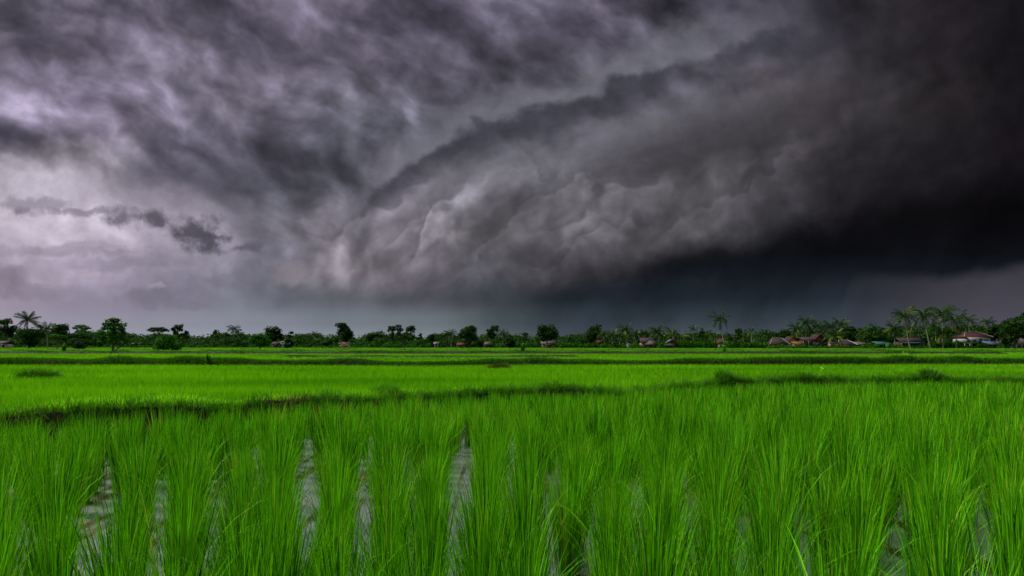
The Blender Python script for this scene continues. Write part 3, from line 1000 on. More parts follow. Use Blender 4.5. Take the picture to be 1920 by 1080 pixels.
def make_tree(name, x, y, height, width, style, leaf, label, cat='tree', group=None, seed=0, leafsize=0.28, per=None, z0=None, clear=0.25):
    """a tree > trunk, crown.  styles: round, tiered, umbrella, airy, bush, slope"""
    rg = np.random.default_rng(1000 + seed)
    if z0 is None:
        z0 = float(land(np.array([x]), np.array([y]))[0][0]) - 0.05
    root = empty(name, (x, y, z0))
    tag(root, label, cat, group)
    H, W = height, width / 2.0
    lobes = []
    if style == 'round':
        n = 15
        for i in range(n):
            u = rg.uniform(clear + 0.12, 0.88); a = i * 2.4 + rg.uniform(-0.4, 0.4)
            k = math.sqrt(max(0.05, 1 - ((u - (clear + 1) / 2 - 0.02) / ((1 - clear) / 2)) ** 2))
            q = W * 0.62 * k * rg.uniform(0.6, 1.05)
            lobes.append((math.cos(a) * q, math.sin(a) * q, u * H, W * rg.uniform(0.30, 0.42)))
        lobes.append((0, 0, H - W * 0.36, W * 0.36)); lobes.append((0.1 * W, 0, H * 0.6, W * 0.42))
    elif style == 'tiered':
        for u, k, m in ((0.36, 0.95, 6), (0.44, 0.75, 5), (0.56, 0.86, 6), (0.68, 0.62, 5), (0.80, 0.60, 5), (0.92, 0.34, 3)):
            for i in range(m):
                a = i * 2 * math.pi / m + u * 9 + rg.uniform(-0.3, 0.3)
                q = W * k * rg.uniform(0.62, 0.92)
                lobes.append((math.cos(a) * q, math.sin(a) * q, u * H + rg.uniform(-0.03, 0.03) * H, W * rg.uniform(0.18, 0.27)))
            lobes.append((0, 0, u * H, W * 0.24))
    elif style == 'umbrella':
        for i in range(20):
            a = i * 2.4; q = W * 0.86 * math.sqrt((i + 0.5) / 20)
            lobes.append((math.cos(a) * q, math.sin(a) * q, H * (0.90 - 0.16 * (q / W) ** 2) + rg.uniform(-0.03, 0.02) * H, W * rg.uniform(0.17, 0.25)))
    elif style == 'airy':
        for i in range(26):
            a = i * 2.4; u = rg.uniform(clear + 0.02, 0.93)
            q = W * rg.uniform(0.15, 0.80) * (1.0 - 0.45 * abs(u - 0.7))
            lobes.append((math.cos(a) * q, math.sin(a) * q, u * H, W * rg.uniform(0.20, 0.36)))
        lobes.append((0, 0, H * 0.93, W * 0.24))
    elif style == 'bush':
        for i in range(17):
            a = i * 2.4; q = W * 0.74 * math.sqrt((i + 0.5) / 17)
            lobes.append((math.cos(a) * q, math.sin(a) * q, H * rg.uniform(0.22, 0.80) * (1 - 0.28 * (q / W) ** 2), W * rg.uniform(0.26, 0.36)))
        lobes.append((-0.15 * W, 0, H - 0.32 * W, W * 0.32)); lobes.append((0.5 * W, 0, H - 0.38 * W, W * 0.28))
    elif style == 'slope':
        for i in range(15):
            u = rg.uniform(-0.95, 0.95)
            lobes.append((u * W, rg.uniform(-0.5, 0.5) * W, H * (0.30 + 0.50 * (u + 1) / 2 * rg.uniform(0.7, 1)), W * rg.uniform(0.22, 0.32)))
    if per is None:
        ar = sum(l[3] ** 2 for l in lobes)
        per = min(9.0 / (leafsize ** 2), 2600.0 / ar)
    flat = 0.55 if style == 'umbrella' else (0.62 if style == 'tiered' else 0.85)
    P, N, T = crown_points(lobes, per, rg, 0.45, flat)
    v, f, t = leaf_cards(P, N, leafsize, rg, T)
    # trunk and limbs
    g = Geo()
    lw = {'bush': 0.03, 'airy': 0.018, 'tiered': 0.022, 'umbrella': 0.030}.get(style, 0.026) * H + 0.04
    zt = H * (0.80 if style in ('tiered', 'airy') else 0.55)
    bx = rg.uniform(-0.03, 0.03, 2) * H
    if style == 'bush':
        for i in range(5):
            a = i * 1.26
            l = lobes[i * 3]
            g.tube([(0.12 * math.cos(a), 0.12 * math.sin(a), 0), (l[0] * 0.4, l[1] * 0.4, l[2] * 0.5), (l[0] * 0.8, l[1] * 0.8, l[2])], [lw * 0.7, lw * 0.5, lw * 0.15], 6)
    else:
        g.tube([(0, 0, -0.1), (bx[0] * 0.5, bx[1] * 0.5, zt * 0.35), (bx[0], bx[1], zt * 0.7), (bx[0] * 1.1, bx[1], zt)], [lw * 1.25, lw, lw * 0.75, lw * 0.35], 8)
        for l in lobes[::2]:
            zs = min(zt * 0.95, max(H * clear * 0.8, l[2] - 0.9 * math.hypot(l[0], l[1]) * (0.3 if style == 'tiered' else 0.8)))
            k = zs / zt
            s = np.array((bx[0] * k, bx[1] * k, zs)); e = np.array(l[:3])
            mid = s * 0.45 + e * 0.55 + np.array((0, 0, 0.05 * H))
            g.tube([s, mid, e], [lw * 0.5 * (1.2 - k * 0.6), lw * 0.3, lw * 0.1], 5)
        if style == 'tiered':      # a second stem leaning out of the same foot
            g.tube([(0.05, 0, 0), (0.35 * W, 0.1, H * 0.16), (0.55 * W, 0.1, H * 0.34)], [lw * 0.8, lw * 0.6, lw * 0.2], 6)
    g.build('trunk', M['bark'], root)
    link('crown', mesh_data('crown', v, f, M[TREE_MATS[leaf]], {'tint': t}), root)
    return root


def frond_geo(rg, L, up, az, droop, wmul=1.0, nl=17, leaf=0.30):
    """one palm frond: arching rib with two combs of hanging leaflets"""
    t = np.linspace(0, 1, 8)
    ang = up - droop * t ** 1.2
    p = np.zeros((8, 3)); d = np.array((math.cos(az), math.sin(az), 0))
    for i in range(1, 8):
        a = (ang[i] + ang[i - 1]) / 2
        p[i] = p[i - 1] + L / 7 * (math.cos(a) * d + math.sin(a) * UP)
    side = np.array((-math.sin(az), math.cos(az), 0))
    s = np.linspace(0.10, 1.0, nl)
    V, F, n = [], [], 0
    pts = np.stack([np.interp(s, t, p[:, k]) for k in range(3)], 1)
    tang = np.stack([np.interp(s, t, np.gradient(p[:, k], t)) for k in range(3)], 1)
    tang /= np.linalg.norm(tang, axis=1)[:, None]
    ll = leaf * 0.85 * L * (0.55 + 0.9 * np.sin(np.clip(s, 0, 1) * math.pi * 0.86)) * 0.75
    w = 0.036 * L * wmul
    for sg in (-1, 1):
        out = side * sg * 0.78 + tang * 0.45 - UP * rg.uniform(0.25, 0.75, nl)[:, None]
        out /= np.linalg.norm(out, axis=1)[:, None]
        mid = pts + out * ll[:, None] * 0.5
        tip = pts + out * ll[:, None] - UP * (ll * 0.30)[:, None]
        q = np.stack([pts - tang * w * 0.5, pts + tang * w * 0.5, mid + tang * w * 0.55, mid - tang * w * 0.45, tip], 1)
        V.append(q.reshape(-1, 3))
        i = np.arange(nl) * 5 + n
        F.append((np.stack([i, i + 1, i + 2, i + 3], 1), np.stack([i + 3, i + 2, i + 4], 1)))
        n += nl * 5
    # rib
    wv = 0.014 * L * np.linspace(1, 0.2, 8)[:, None] * side
    V.append(np.concatenate([p - wv, p + wv]))
    k = np.arange(7) + n
    F.append((np.stack([k, k + 1, k + 9, k + 8], 1), np.zeros((0, 3), int)))
    return np.concatenate(V), np.concatenate([a for a, _ in F]), np.concatenate([b for _, b in F])


def make_palm(x, y, top, crown_r, lean, label, group=None, seed=0, name='coconut_palm', n=19, dead=2, yellow=0.06, feather=False, z0=None, trunk_r=0.14, low=False):
    """a palm > trunk, crown (> dead_fronds).  top = height of the crown's heart over its foot, lean = sideways offset of the heart"""
    rg = np.random.default_rng(3000 + seed)
    if z0 is None:
        z0 = float(land(np.array([x]), np.array([y]))[0][0]) - 0.05
    root = empty(name, (x, y, z0))
    tag(root, label, 'palm tree', group)
    g = Geo()
    t = np.linspace(0, 1, 9)
    ly = rg.uniform(-0.4, 0.4)
    px_ = lean * (t ** 0.75 if abs(lean) > 0.6 else t ** 1.5)
    pts = np.stack([px_, ly * t ** 1.5, t * top - 0.15 * (1 - t)], 1)
    g.tube(pts, trunk_r * (1.0 + 0.55 * np.exp(-t * 9) - 0.32 * t), 8)
    g.build('trunk', M['palm_bark'], root)
    heart = pts[-1]
    g = Geo()
    for i in range(n):
        az = i * 2.39996 + rg.uniform(-0.25, 0.25)
        k = (i + 0.5) / n
        up = 1.35 - 1.75 * k + rg.uniform(-0.12, 0.12)
        droop = (0.55 if feather else 0.95) + 0.55 * k * (0.6 if feather else 1) + rg.uniform(-0.15, 0.2)
        L = crown_r * 1.22 * rg.uniform(0.85, 1.1)
        v, f4, f3 = frond_geo(rg, L, up, az, droop, 1.0, 17, 0.26 if feather else 0.30)
        tint = np.clip(rg.normal(0.40, 0.18), 0, 0.85) if rg.uniform() > yellow else 1.0
        g.add(v + heart, f4, tint)
        if len(f3):
            g.f3.append(f3 + g.n - len(v))
    cr = g.build('crown', M['palm'], root)
    if dead:
        g = Geo()
        for i in range(dead):
            v, f4, f3 = frond_geo(rg, crown_r * 0.8, -0.6, rg.uniform(0, 6.28), 1.0, 1.0, 13, 0.20)
            g.add(v + heart - UP * 0.1, f4, rg.uniform(0.2, 0.8))
            g.f3.append(f3 + g.n - len(v))
        g.build('dead_fronds', M['palm_dead'], cr)
    return root


def palm_px(px, top_row, d, r_px, label, foot_px=None, **kw):
    """palm whose heart stands r_px below the top row"""
    heart = ztop(top_row + r_px * 0.80, d)
    fx = px if foot_px is None else foot_px
    x = at(fx, d)
    z0 = float(land(np.array([x]), np.array([d]))[0][0]) - 0.05
    return make_palm(x, d, heart - z0, r_px / FPX * d, at(px, d) - x, label, z0=z0, **kw)


def tree_px(name, px, top_row, d, w_px, style, leaf, label, **kw):
    x = at(px, d)
    z0 = float(land(np.array([x]), np.array([d]))[0][0]) - 0.05
    return make_tree(name, x, d, ztop(top_row, d) - z0, w_px / FPX * d, style, leaf, label, z0=z0, **kw)


# ---- the trees that stand out in the fields
tree_px('broadleaf_tree', 212, 594, 117, 62, 'tiered', 'bright', 'tall tiered broad-leaved tree standing alone on a bund out in the rice', seed=1, leafsize=0.20, clear=0.30)
tree_px('bush_tree', 313, 624, 141, 54, 'bush', 'bright', 'big leafy bush growing on a thin bund beside the lone tiered tree', seed=2, leafsize=0.22)
tree_px('round_tree', 487, 628, 175, 46, 'round', 'bright', 'small round-headed tree with a short trunk standing alone in the far rice', seed=3, leafsize=0.26)
tree_px('sapling', 758, 628, 150, 34, 'umbrella', 'green', 'thin-stemmed sapling with a wide low head below three airy tall trees', seed=4, leafsize=0.24)
tree_px('sapling', 901, 636, 165, 17, 'round', 'dark', 'small dark narrow sapling in the rice before the reddish roofs', seed=5, leafsize=0.22, clear=0.3)
tree_px('round_tree', 957, 629, 190, 24, 'round', 'dark', 'dark ball-shaped tree at the field edge beside a leaning airy tree', seed=6, leafsize=0.26, clear=0.1)
tree_px('round_tree', 107, 625, 178, 34, 'umbrella', 'bright', 'low spreading tree with yellow-green top in front of the white-stemmed palm', seed=7, leafsize=0.24)
tree_px('bush', 148, 639, 172, 24, 'bush', 'dark', 'rounded dark bush at the field edge under a spreading tree', cat='bush', seed=8, leafsize=0.24)
tree_px('round_tree', 54, 613, 195, 50, 'round', 'green', 'broad dark tree in front of the tall feathery palm', seed=9, leafsize=0.28, clear=0.2)
tree_px('broadleaf_tree', 145, 626, 205, 46, 'umbrella', 'dark', 'dark flat spreading tree behind the rounded dark bush', seed=10, leafsize=0.28)
tree_px('broadleaf_tree', 646, 606, 205, 40, 'airy', 'dark', 'tall open dark tree with ragged top rising over a dry pinkish shrub', seed=11, leafsize=0.30, clear=0.3)
tree_px('broadleaf_tree', 622, 625, 200, 36, 'slope', 'green', 'low tree with a sloping top leaning on the tall open dark tree', seed=12, leafsize=0.28)
tree_px('shrub', 645, 639, 196, 24, 'bush', 'dry', 'dry pinkish brown shrub at the foot of the tall open dark tree', cat='shrub', seed=13, leafsize=0.20, per=30)
tree_px('rain_tree', 1025, 609, 215, 48, 'round', 'dark', 'great dark dome-shaped tree over a pale wall in mid row', seed=14, leafsize=0.32, clear=0.22)
tree_px('broadleaf_tree', 879, 611, 215, 42, 'round', 'green', 'big dense round tree standing over small reddish roofs', seed=15, leafsize=0.32, clear=0.1)
tree_px('broadleaf_tree', 1112, 609, 225, 36, 'round', 'green', 'tall rounded tree at the start of the palm grove', seed=16, leafsize=0.32, clear=0.1)
tree_px('broadleaf_tree', 1120, 605, 232, 18, 'airy', 'dark', 'narrow dark tree top rising behind the rounded tree at the palm grove', seed=17, leafsize=0.32)
tree_px('rain_tree', 1634, 604, 215, 58, 'round', 'green', 'wide dome-crowned dark tree behind the low grey-roofed house', seed=18, leafsize=0.34, clear=0.05)
tree_px('broadleaf_tree', 1592, 611, 222, 36, 'round', 'green', 'rounded tree between a clump of palms and the wide dome-crowned tree', seed=19, leafsize=0.32, clear=0.05)
tree_px('broadleaf_tree', 1475, 617, 226, 34, 'round', 'dark', 'rounded dark tree behind the yellow-gabled house', seed=20, leafsize=0.32, clear=0.05)
tree_px('broadleaf_tree', 1902, 592, 190, 66, 'round', 'dark', 'huge dark tree towering behind the white-gabled house', seed=21, leafsize=0.32, clear=0.05)
tree_px('broadleaf_tree', 1866, 607, 205, 36, 'round', 'dark', 'dark tree beside the huge one behind the stilt house', seed=22, leafsize=0.30, clear=0.05)
tree_px('broadleaf_tree', 1918, 583, 215, 26, 'airy', 'dark', 'dark tree top poking above the huge tree at the picture edge', seed=23, leafsize=0.32, clear=0.3)
# ---- hazy trees standing above the far wood
HZY = [
    ('broadleaf_tree', 14, 596, 255, 34, 'airy', 'green', 'pale airy tree at the very edge beside the tall feathery palm'),
    ('broadleaf_tree', 75, 607, 250, 20, 'airy', 'green', 'thin ragged tree between the feathery palm and the white-stemmed palm'),
    ('broadleaf_tree', 113, 607, 235, 36, 'airy', 'dark', 'dark open-branched tree touching the white-stemmed palm'),
    ('umbrella_tree', 152, 606, 330, 32, 'umbrella', 'pale', 'faint flat-topped tree in the haze next to the lone tiered tree'),
    ('umbrella_tree', 296, 611, 300, 38, 'umbrella', 'green', 'flat-topped umbrella tree rising behind the big leafy bush'),
    ('broadleaf_tree', 332, 607, 290, 22, 'airy', 'green', 'slim tree with a puffy top just past the flat umbrella tree'),
    ('broadleaf_tree', 348, 619, 290, 18, 'airy', 'green', 'small side tree leaning off the slim puffy-topped tree'),
    ('broadleaf_tree', 403, 618, 300, 18, 'airy', 'green', 'small round tree top above the wood beside a distant palm'),
    ('broadleaf_tree', 423, 622, 300, 16, 'airy', 'green', 'low tree top between a small round tree top and a distant palm'),
    ('broadleaf_tree', 514, 612, 250, 44, 'round', 'green', 'broad hazy tree behind a pale low building'),
    ('broadleaf_tree', 545, 621, 270, 14, 'airy', 'green', 'pointed tree top just past the broad hazy tree'),
    ('broadleaf_tree', 541, 634, 215, 22, 'round', 'dark', 'small dark tree with bare trunk past the pale low building'),
    ('broadleaf_tree', 704, 622, 270, 44, 'round', 'green', 'low wide dome of foliage past the dry pinkish shrub'),
    ('eucalyptus', 735, 609, 250, 17, 'airy', 'green', 'first of the three tall puffy-topped trees in a group'),
    ('eucalyptus', 750, 607, 252, 20, 'airy', 'green', 'middle and tallest of the three puffy-topped trees'),
    ('eucalyptus', 770, 610, 255, 20, 'airy', 'green', 'last of the three puffy-topped trees, forked in two heads'),
    ('broadleaf_tree', 788, 624, 280, 10, 'airy', 'green', 'small spire of foliage past the three puffy-topped trees'),
    ('broadleaf_tree', 808, 626, 240, 20, 'round', 'green', 'small rounded tree over the white huts'),
    ('broadleaf_tree', 837, 622, 235, 22, 'umbrella', 'green', 'flat ragged tree touching the pale-stemmed palm'),
    ('broadleaf_tree', 923, 609, 260, 26, 'airy', 'green', 'tall airy tree leaning behind the reddish roofs'),
    ('umbrella_tree', 985, 621, 280, 12, 'umbrella', 'dark', 'tiny flat-topped tree between the ball-shaped and the dome-shaped trees'),
    ('broadleaf_tree', 1315, 614, 250, 14, 'round', 'dark', 'small dark round top beside the spiky fan palm'),
    ('broadleaf_tree', 1384, 614, 245, 18, 'round', 'green', 'round-headed tree past the tall leaning palm'),
]
for k, (nm, px, tp, d, w, st, lf, lb) in enumerate(HZY):
    tree_px(nm, px, tp, d, w * 1.08, st, lf, lb, seed=50 + k, leafsize=0.42, clear=0.35 if st == 'airy' else 0.1)

# ---- palms
palm_px(51, 585, 205, 19, 'tall feathery palm rising dark above a broad dark tree', seed=1, n=26, dead=0, feather=True, name='date_palm')
palm_px(89, 606, 200, 15, 'palm with a straight white stem near the low spreading tree', seed=2, n=22, dead=0, feather=True, name='date_palm')
palm_px(439, 608, 260, 12, 'distant palm standing alone above the far wood', seed=3, n=18)
palm_px(588, 620, 260, 9, 'small distant palm between the pale building and the tall open tree', seed=4, n=14)
palm_px(558, 623, 260, 7, 'tiny palm top next to the pointed tree top', seed=5, n=12)
palm_px(846, 616, 220, 13, 'palm with a thin pale stem beside the big dense round tree', seed=6)
palm_px(943, 617, 235, 12, 'slim palm between the leaning airy tree and the ball-shaped tree', seed=7)
palm_px(1133, 617, 212, 14, 'yellowish palm just in front of a small red roof', seed=8, yellow=0.18)
palm_px(1148, 618, 216, 14, 'palm second in the row after the small red roof', seed=9)
palm_px(1172, 606, 214, 16, 'taller palm with a leaning stem in the middle of the grove', foot_px=1180, seed=10)
palm_px(1162, 618, 226, 12, 'short palm tucked behind the taller leaning palm', seed=11)
palm_px(1192, 617, 224, 13, 'dark palm in the grove before the long dark roof', seed=12)
palm_px(1208, 615, 226, 13, 'dark palm rising behind the long dark roof', seed=13)
palm_px(1233, 609, 210, 17, 'full drooping palm standing in front of the grey hipped hut', foot_px=1237, seed=14, n=22, dead=4, yellow=0.07)
palm_px(1261, 615, 220, 14, 'palm directly behind the orange-walled shack', seed=15)
palm_px(1300, 611, 240, 9, 'spiky fan palm breaking the tree line past the orange-walled shack', seed=16, n=14, feather=True, name='fan_palm')
palm_px(1348, 583, 205, 19, 'tall leaning coconut palm alone over the red and white house', foot_px=1362, seed=17, n=16, yellow=0.07, trunk_r=0.17)
palm_px(1371, 624, 212, 14, 'young low palm just past the foot of the tall leaning palm', seed=18)
palm_px(1409, 613, 225, 9, 'slim fan palm with a straight stem and a neat round head', seed=19, n=14, dead=0, feather=True, name='fan_palm')
palm_px(1494, 604, 218, 16, 'palm at the near end of the clump over the yellow-gabled house', seed=20)
palm_px(1511, 592, 222, 17, 'tallest palm of the clump over the dark-roofed house', seed=21)
palm_px(1534, 600, 222, 15, 'palm in the middle of the clump, just before the orange gable', seed=22)
palm_px(1522, 612, 216, 14, 'short palm filling the middle of the clump over the dark roof', seed=23)
palm_px(1558, 599, 220, 17, 'palm just behind the orange gable', seed=24)
palm_px(1577, 595, 224, 16, 'dark palm at the far end of the clump beside a rounded tree', seed=25)
palm_px(1566, 617, 203, 18, 'young low palm with one bright frond in front of the pink wall', seed=26, yellow=0.10, dead=1)
palm_px(1676, 602, 203, 19, 'drooping palm beside the blue and green shed', foot_px=1678, seed=27, n=21, yellow=0.08)
palm_px(1695, 576, 198, 21, 'tall coconut palm with a pale slanting stem before the long shed', foot_px=1708, seed=28, n=19, dead=4, yellow=0.11, trunk_r=0.18)
palm_px(1733, 574, 202, 22, 'tall coconut palm with yellow lower fronds, its slanting stem ending behind a bush', foot_px=1746, seed=29, n=18, yellow=0.11, trunk_r=0.18)
palm_px(1767, 570, 210, 22, 'tallest dark palm at the back of the big palm group', seed=30, n=18, yellow=0.0)
palm_px(1791, 584, 200, 22, 'palm with a straight pale stem standing clear in the big group', foot_px=1793, seed=31, n=18, yellow=0.08, trunk_r=0.16)
palm_px(1816, 588, 222, 15, 'thin palm rising just behind the red-brown roof of the stilt house', foot_px=1819, seed=32, n=15)
palm_px(1852, 593, 224, 14, 'dark palm silhouetted over the trees behind the stilt house', seed=33, n=17)
palm_px(1768, 610, 201, 20, 'low bushy palm with yellow fronds between the two straight stems', seed=34, n=15, yellow=0.10)
palm_px(1718, 612, 214, 15, 'short dark palm behind the long shed', seed=35)
# coconut palms of the grove that nothing tells apart
for k, (px, tp) in enumerate([(1216, 618), (1276, 622), (1340, 622), (1424, 622), (1502, 614), (1545, 610), (1588, 615), (1755, 604), (1706, 606), (1800, 606)]):
    palm_px(px, tp, 232, 13, 'dark coconut palm half lost in the back of the palm grove', seed=60 + k, group='dark palms at the back of the grove', n=15, dead=1)
# ------------------------------------------------------------------ the wood behind, undergrowth, small plants
def wood(name, label, d0, d1, pts, n, r0, r1, per, leaf, mat, seed, floor=0.0, jitter=6, px0=-160, px1=2080, solid=True):
    rg = np.random.default_rng(seed)
    V, F, T, m = [], [], [], 0
    tops = np.array(pts, float)
    for i in range(n):
        px = rg.uniform(px0, px1); d = rg.uniform(d0, d1)
        tr = np.interp(px, tops[:, 0], tops[:, 1]) + vnoise(px, seed, 17) * jitter * 0.6 + rg.normal(0, jitter * 0.25)
        zt = ztop(tr, d)
        r = rg.uniform(r0, r1)
        if zt < 1.2:
            continue
        u = rg.uniform(0, 1) ** 0.6
        z = 0.4 + floor + (zt - r * 0.8 - 0.4 - floor) * u
        P, N, t = crown_points([(at(px, d), d, z, r)], per, rg, 0.6, 0.8)
        v, f, t = leaf_cards(P, N, leaf, rg, t)
        V.append(v); F.append(f + m); T.append(t); m += len(v)
    o = link(name, mesh_data(name, np.concatenate(V), np.concatenate(F), mat, {'tint': np.concatenate(T)}))
    return tag(o, label, kind='stuff')


TOPS_FAR = [(-200, 622), (0, 622), (60, 624), (150, 622), (230, 624), (300, 628), (400, 629), (500, 627), (600, 628), (700, 629), (800, 629), (900, 627), (1000, 630), (1100, 627), (1200, 624), (1300, 624), (1400, 624), (1480, 622), (1600, 617), (1700, 614), (1800, 610), (1900, 604), (2080, 598)]
wood('far_wood', 'hazy distant wood closing off the fields', 285, 340, TOPS_FAR, 2500, 2.2, 4.0, 11, 0.62, M['leaf'], 301, jitter=10)
TOPS_NEAR = [(-200, 634), (0, 634), (120, 636), (200, 634), (330, 636), (420, 636), (560, 636), (700, 636), (820, 635), (1000, 633), (1100, 632), (1180, 628), (1280, 627), (1400, 627), (1480, 626), (1600, 622), (1700, 620), (1800, 618), (1900, 612), (2080, 606)]
wood('wood', 'denser dark wood and undergrowth along the village edge', 236, 262, TOPS_NEAR, 2100, 1.4, 2.6, 17, 0.45, M['leaf'], 302, jitter=10)


def hedge(pts, seed):
    """broken low undergrowth on the field edge, between and before the houses"""
    rg = np.random.default_rng(seed)
    V, F, T, m = [], [], [], 0
    for (a, b, top, dens, d) in pts:
        for i in range(int((b - a) * dens)):
            px = rg.uniform(a, b); dd = d + rg.uniform(-2, 2)
            zt = ztop(top + rg.normal(0, 2.2), dd)
            r = rg.uniform(0.5, 1.0)
            z = 0.4 + max(0.3, zt - 0.4 - r) * rg.uniform(0.15, 1)
            P, N, t = crown_points([(at(px, dd), dd, z, r)], 60, rg, 0.5, 0.9)
            v, f, t = leaf_cards(P, N, 0.26, rg, t)
            V.append(v); F.append(f + m); T.append(t); m += len(v)
    return tag(link('undergrowth', mesh_data('undergrowth', np.concatenate(V), np.concatenate(F), M['leaf_bright'], {'tint': np.concatenate(T) * 0.8})), 'low mixed undergrowth at the foot of the palms and houses', kind='stuff')


hedge([(1440, 1502, 647.5, .9, 201), (1570, 1640, 648, .8, 200), (1800, 1836, 649, .5, 198), (1688, 1740, 650, .6, 199), (0, 240, 647, .35, 232), (240, 520, 646, .35, 234), (540, 700, 646, .35, 232), (1050, 1120, 640, 1.2, 222), (1126, 1200, 643, 1.1, 210), (1236, 1250, 642, 1.2, 207), (1270, 1345, 638, 1.5, 212), (1362, 1440, 640, 1.4, 210), (1500, 1512, 645, 1.2, 202), (1518, 1570, 649, .7, 201), (1628, 1646, 642, 1.2, 204),
       (1666, 1688, 646, 1.0, 203), (1742, 1800, 637, 1.4, 204), (1836, 1850, 641, 1.5, 199), (1872, 1888, 642, 1.5, 196), (960, 1015, 640, .8, 225), (690, 820, 643, .6, 226), (920, 950, 643, .9, 226), (1606, 1630, 649, .8, 202)], 303)


def weed(px, row, d, h, n, label, mat, name='weed', cat='weed', w=0.012, seed=0, stalk=True):
    """a single tall weed or sapling > stem, leaves"""
    rg = np.random.default_rng(500 + seed)
    x = at(px, d)
    z0 = float(land(np.array([x]), np.array([d]))[0][0])
    root = empty(name, (x, d, z0 - 0.03))
    tag(root, label, cat)
    g = Geo()
    tips = []
    for i in range(n):
        a = rg.uniform(0, 6.28); l = rg.uniform(0.05, 0.35)
        hh = h * rg.uniform(0.55, 1.0)
        p = [(0, 0, 0), (math.cos(a) * l * hh * 0.3, math.sin(a) * l * hh * 0.3, hh * 0.5), (math.cos(a) * l * hh, math.sin(a) * l * hh, hh)]
        g.tube(p, [w, w * 0.8, w * 0.3], 5)
        for u in np.linspace(0.25, 1, 12):
            q = np.array([np.interp(u, (0, 0.5, 1), [b[k] for b in p]) for k in range(3)])
            tips.append(q + rg.normal(0, 0.05 * h, 3))
            tips.append(q + rg.normal(0, 0.07 * h, 3))
    g.build('stem', M['bark'], root)
    t = np.array(tips)
    v, f, tt = leaf_cards(t, t * 0 + np.array((0, 0, 1.0)), (0.05 if cat == 'weed' else 0.085) * h + 0.015, rg, np.clip(rg.normal(0.5, 0.25, len(t)), 0, 1))
    link('leaves', mesh_data('leaves', v, f, mat, {'tint': tt}), root)
    return root


def tuft(px, d, w, h, n, label, mat, name='grass_tuft', cat='grass tuft', seed=0, blade=0.02, lean=1.0):
    rg = np.random.default_rng(700 + seed)
    x = at(px, d)
    a = rg.uniform(0, 6.28, n); r = w * 0.5 * np.sqrt(rg.uniform(0, 1, n)) * 0.55
    bx, by = x + np.cos(a) * r, d + np.sin(a) * r * 0.7
    z = land(bx, by)[0]
    zc = float(land(np.array([x]), np.array([d]))[0][0])
    base = np.c_[np.cos(a) * r, np.sin(a) * r * 0.7, z - zc - 0.03]
    v, q, t = blades(base, a + rg.normal(0, 0.6, n), r / (w * 0.28) * 0.45 * lean * rg.uniform(0.5, 1.2, n), rg.uniform(0.2, 1.0, n) * lean, h * rg.uniform(0.55, 1.1, n), np.full(n, blade), 4, np.clip(rg.normal(0.45, 0.22, n), 0, 1), rg)
    o = link(name, mesh_data(name, v, q, mat, {'tint': t}), None, (x, d, zc))
    return tag(o, label, cat)


def row_d(row, z):
    return (EYE - z) * FPX / (row - HZ)


weed(390, 686, float(sb_y(at(390, 42.5))) - 0.55, 0.78, 8, 'leafy sapling sprouting from the long dark bund', M['bund_grass'], 'sapling', 'sapling', 0.014, 1)
weed(1540, 690, float(fb_y(at(1540, 22.3))) + 0.1, 0.50, 2, 'tall thin weed standing up from the near bund between two grassy humps', M['bright_grass'], 'weed', 'weed', 0.005, 2)
weed(1513, 690, float(fb_y(at(1513, 22.3))) + 0.15, 0.34, 2, 'shorter thin weed beside the tall thin weed on the near bund', M['bright_grass'], 'weed', 'weed', 0.005, 3)
weed(1357, 657, 96, 1.9, 6, 'small bright sapling on a far bund below the tall leaning palm', M['bund_grass'], 'sapling', 'sapling', 0.03, 4)
weed(119, 656, 111, 1.5, 12, 'low shrub on a thin bund below the low spreading tree', M['dark_grass'], 'shrub', 'shrub', 0.03, 5)
weed(1698, 667, 60, 0.8, 5, 'pale forked weed in the rice beyond the round bush on the bund', M['bright_grass'], 'weed', 'weed', 0.012, 6)
weed(1765, 670, 50, 0.7, 3, 'pale single weed rising by the long bund past the round bush', M['bright_grass'], 'weed', 'weed', 0.010, 7)
weed(980, 657, 100, 1.6, 9, 'dark shrub on a thin bund below the dome-shaped tree', M['dark_grass'], 'shrub', 'shrub', 0.03, 8)
tuft(1747, float(fb_y(at(1747, 22.2))) - 0.05, 0.85, 0.52, 1300, 'round dark bush of grass sitting on the near bund', M['dark_grass'], 'grass_bush', 'grass bush', 1, 0.013, 1.6)
tuft(1362, float(fb_y(at(1362, 21))) - 0.05, 0.9, 0.42, 900, 'grassy hump on the near bund before the tall thin weed', M['bund_grass'], 'grass_tuft', 'grass tuft', 2, 0.013)
tuft(722, float(fb_y(at(722, 13.8))) + 0.0, 0.9, 0.36, 800, 'dense dark tuft on the bund above the widest water lane', M['bund_grass'], 'grass_tuft', 'grass tuft', 3, 0.010)
tuft(935, row_d(694, 0.42), 1.7, 0.58, 2000, 'brownish grass mound in the bright paddy beside a bare path', M['dry_grass'], 'grass_mound', 'grass mound', 4, 0.016, 1.4)
tuft(941, row_d(694, 0.42) + 0.3, 0.8, 0.72, 900, 'green knob of grass on the brownish mound', M['dark_grass'], 'grass_tuft', 'grass tuft', 5, 0.016, 1.3)
tuft(72, row_d(712, 0.40), 2.1, 0.72, 2600, 'dark heap of grass in the bright paddy near the picture edge', M['dark_grass'], 'grass_mound', 'grass mound', 6, 0.014, 1.6)
# ------------------------------------------------------------------ village houses
def flat_mat(name, c, rough=0.8, var=0.75, scale=1.2, metallic=0.0, stretch=(1, 1, 1), spec=0.06):
    return rough_mat(name, tuple(x * var for x in c), c, scale, rough, spec, 0.15, stretch, metallic)


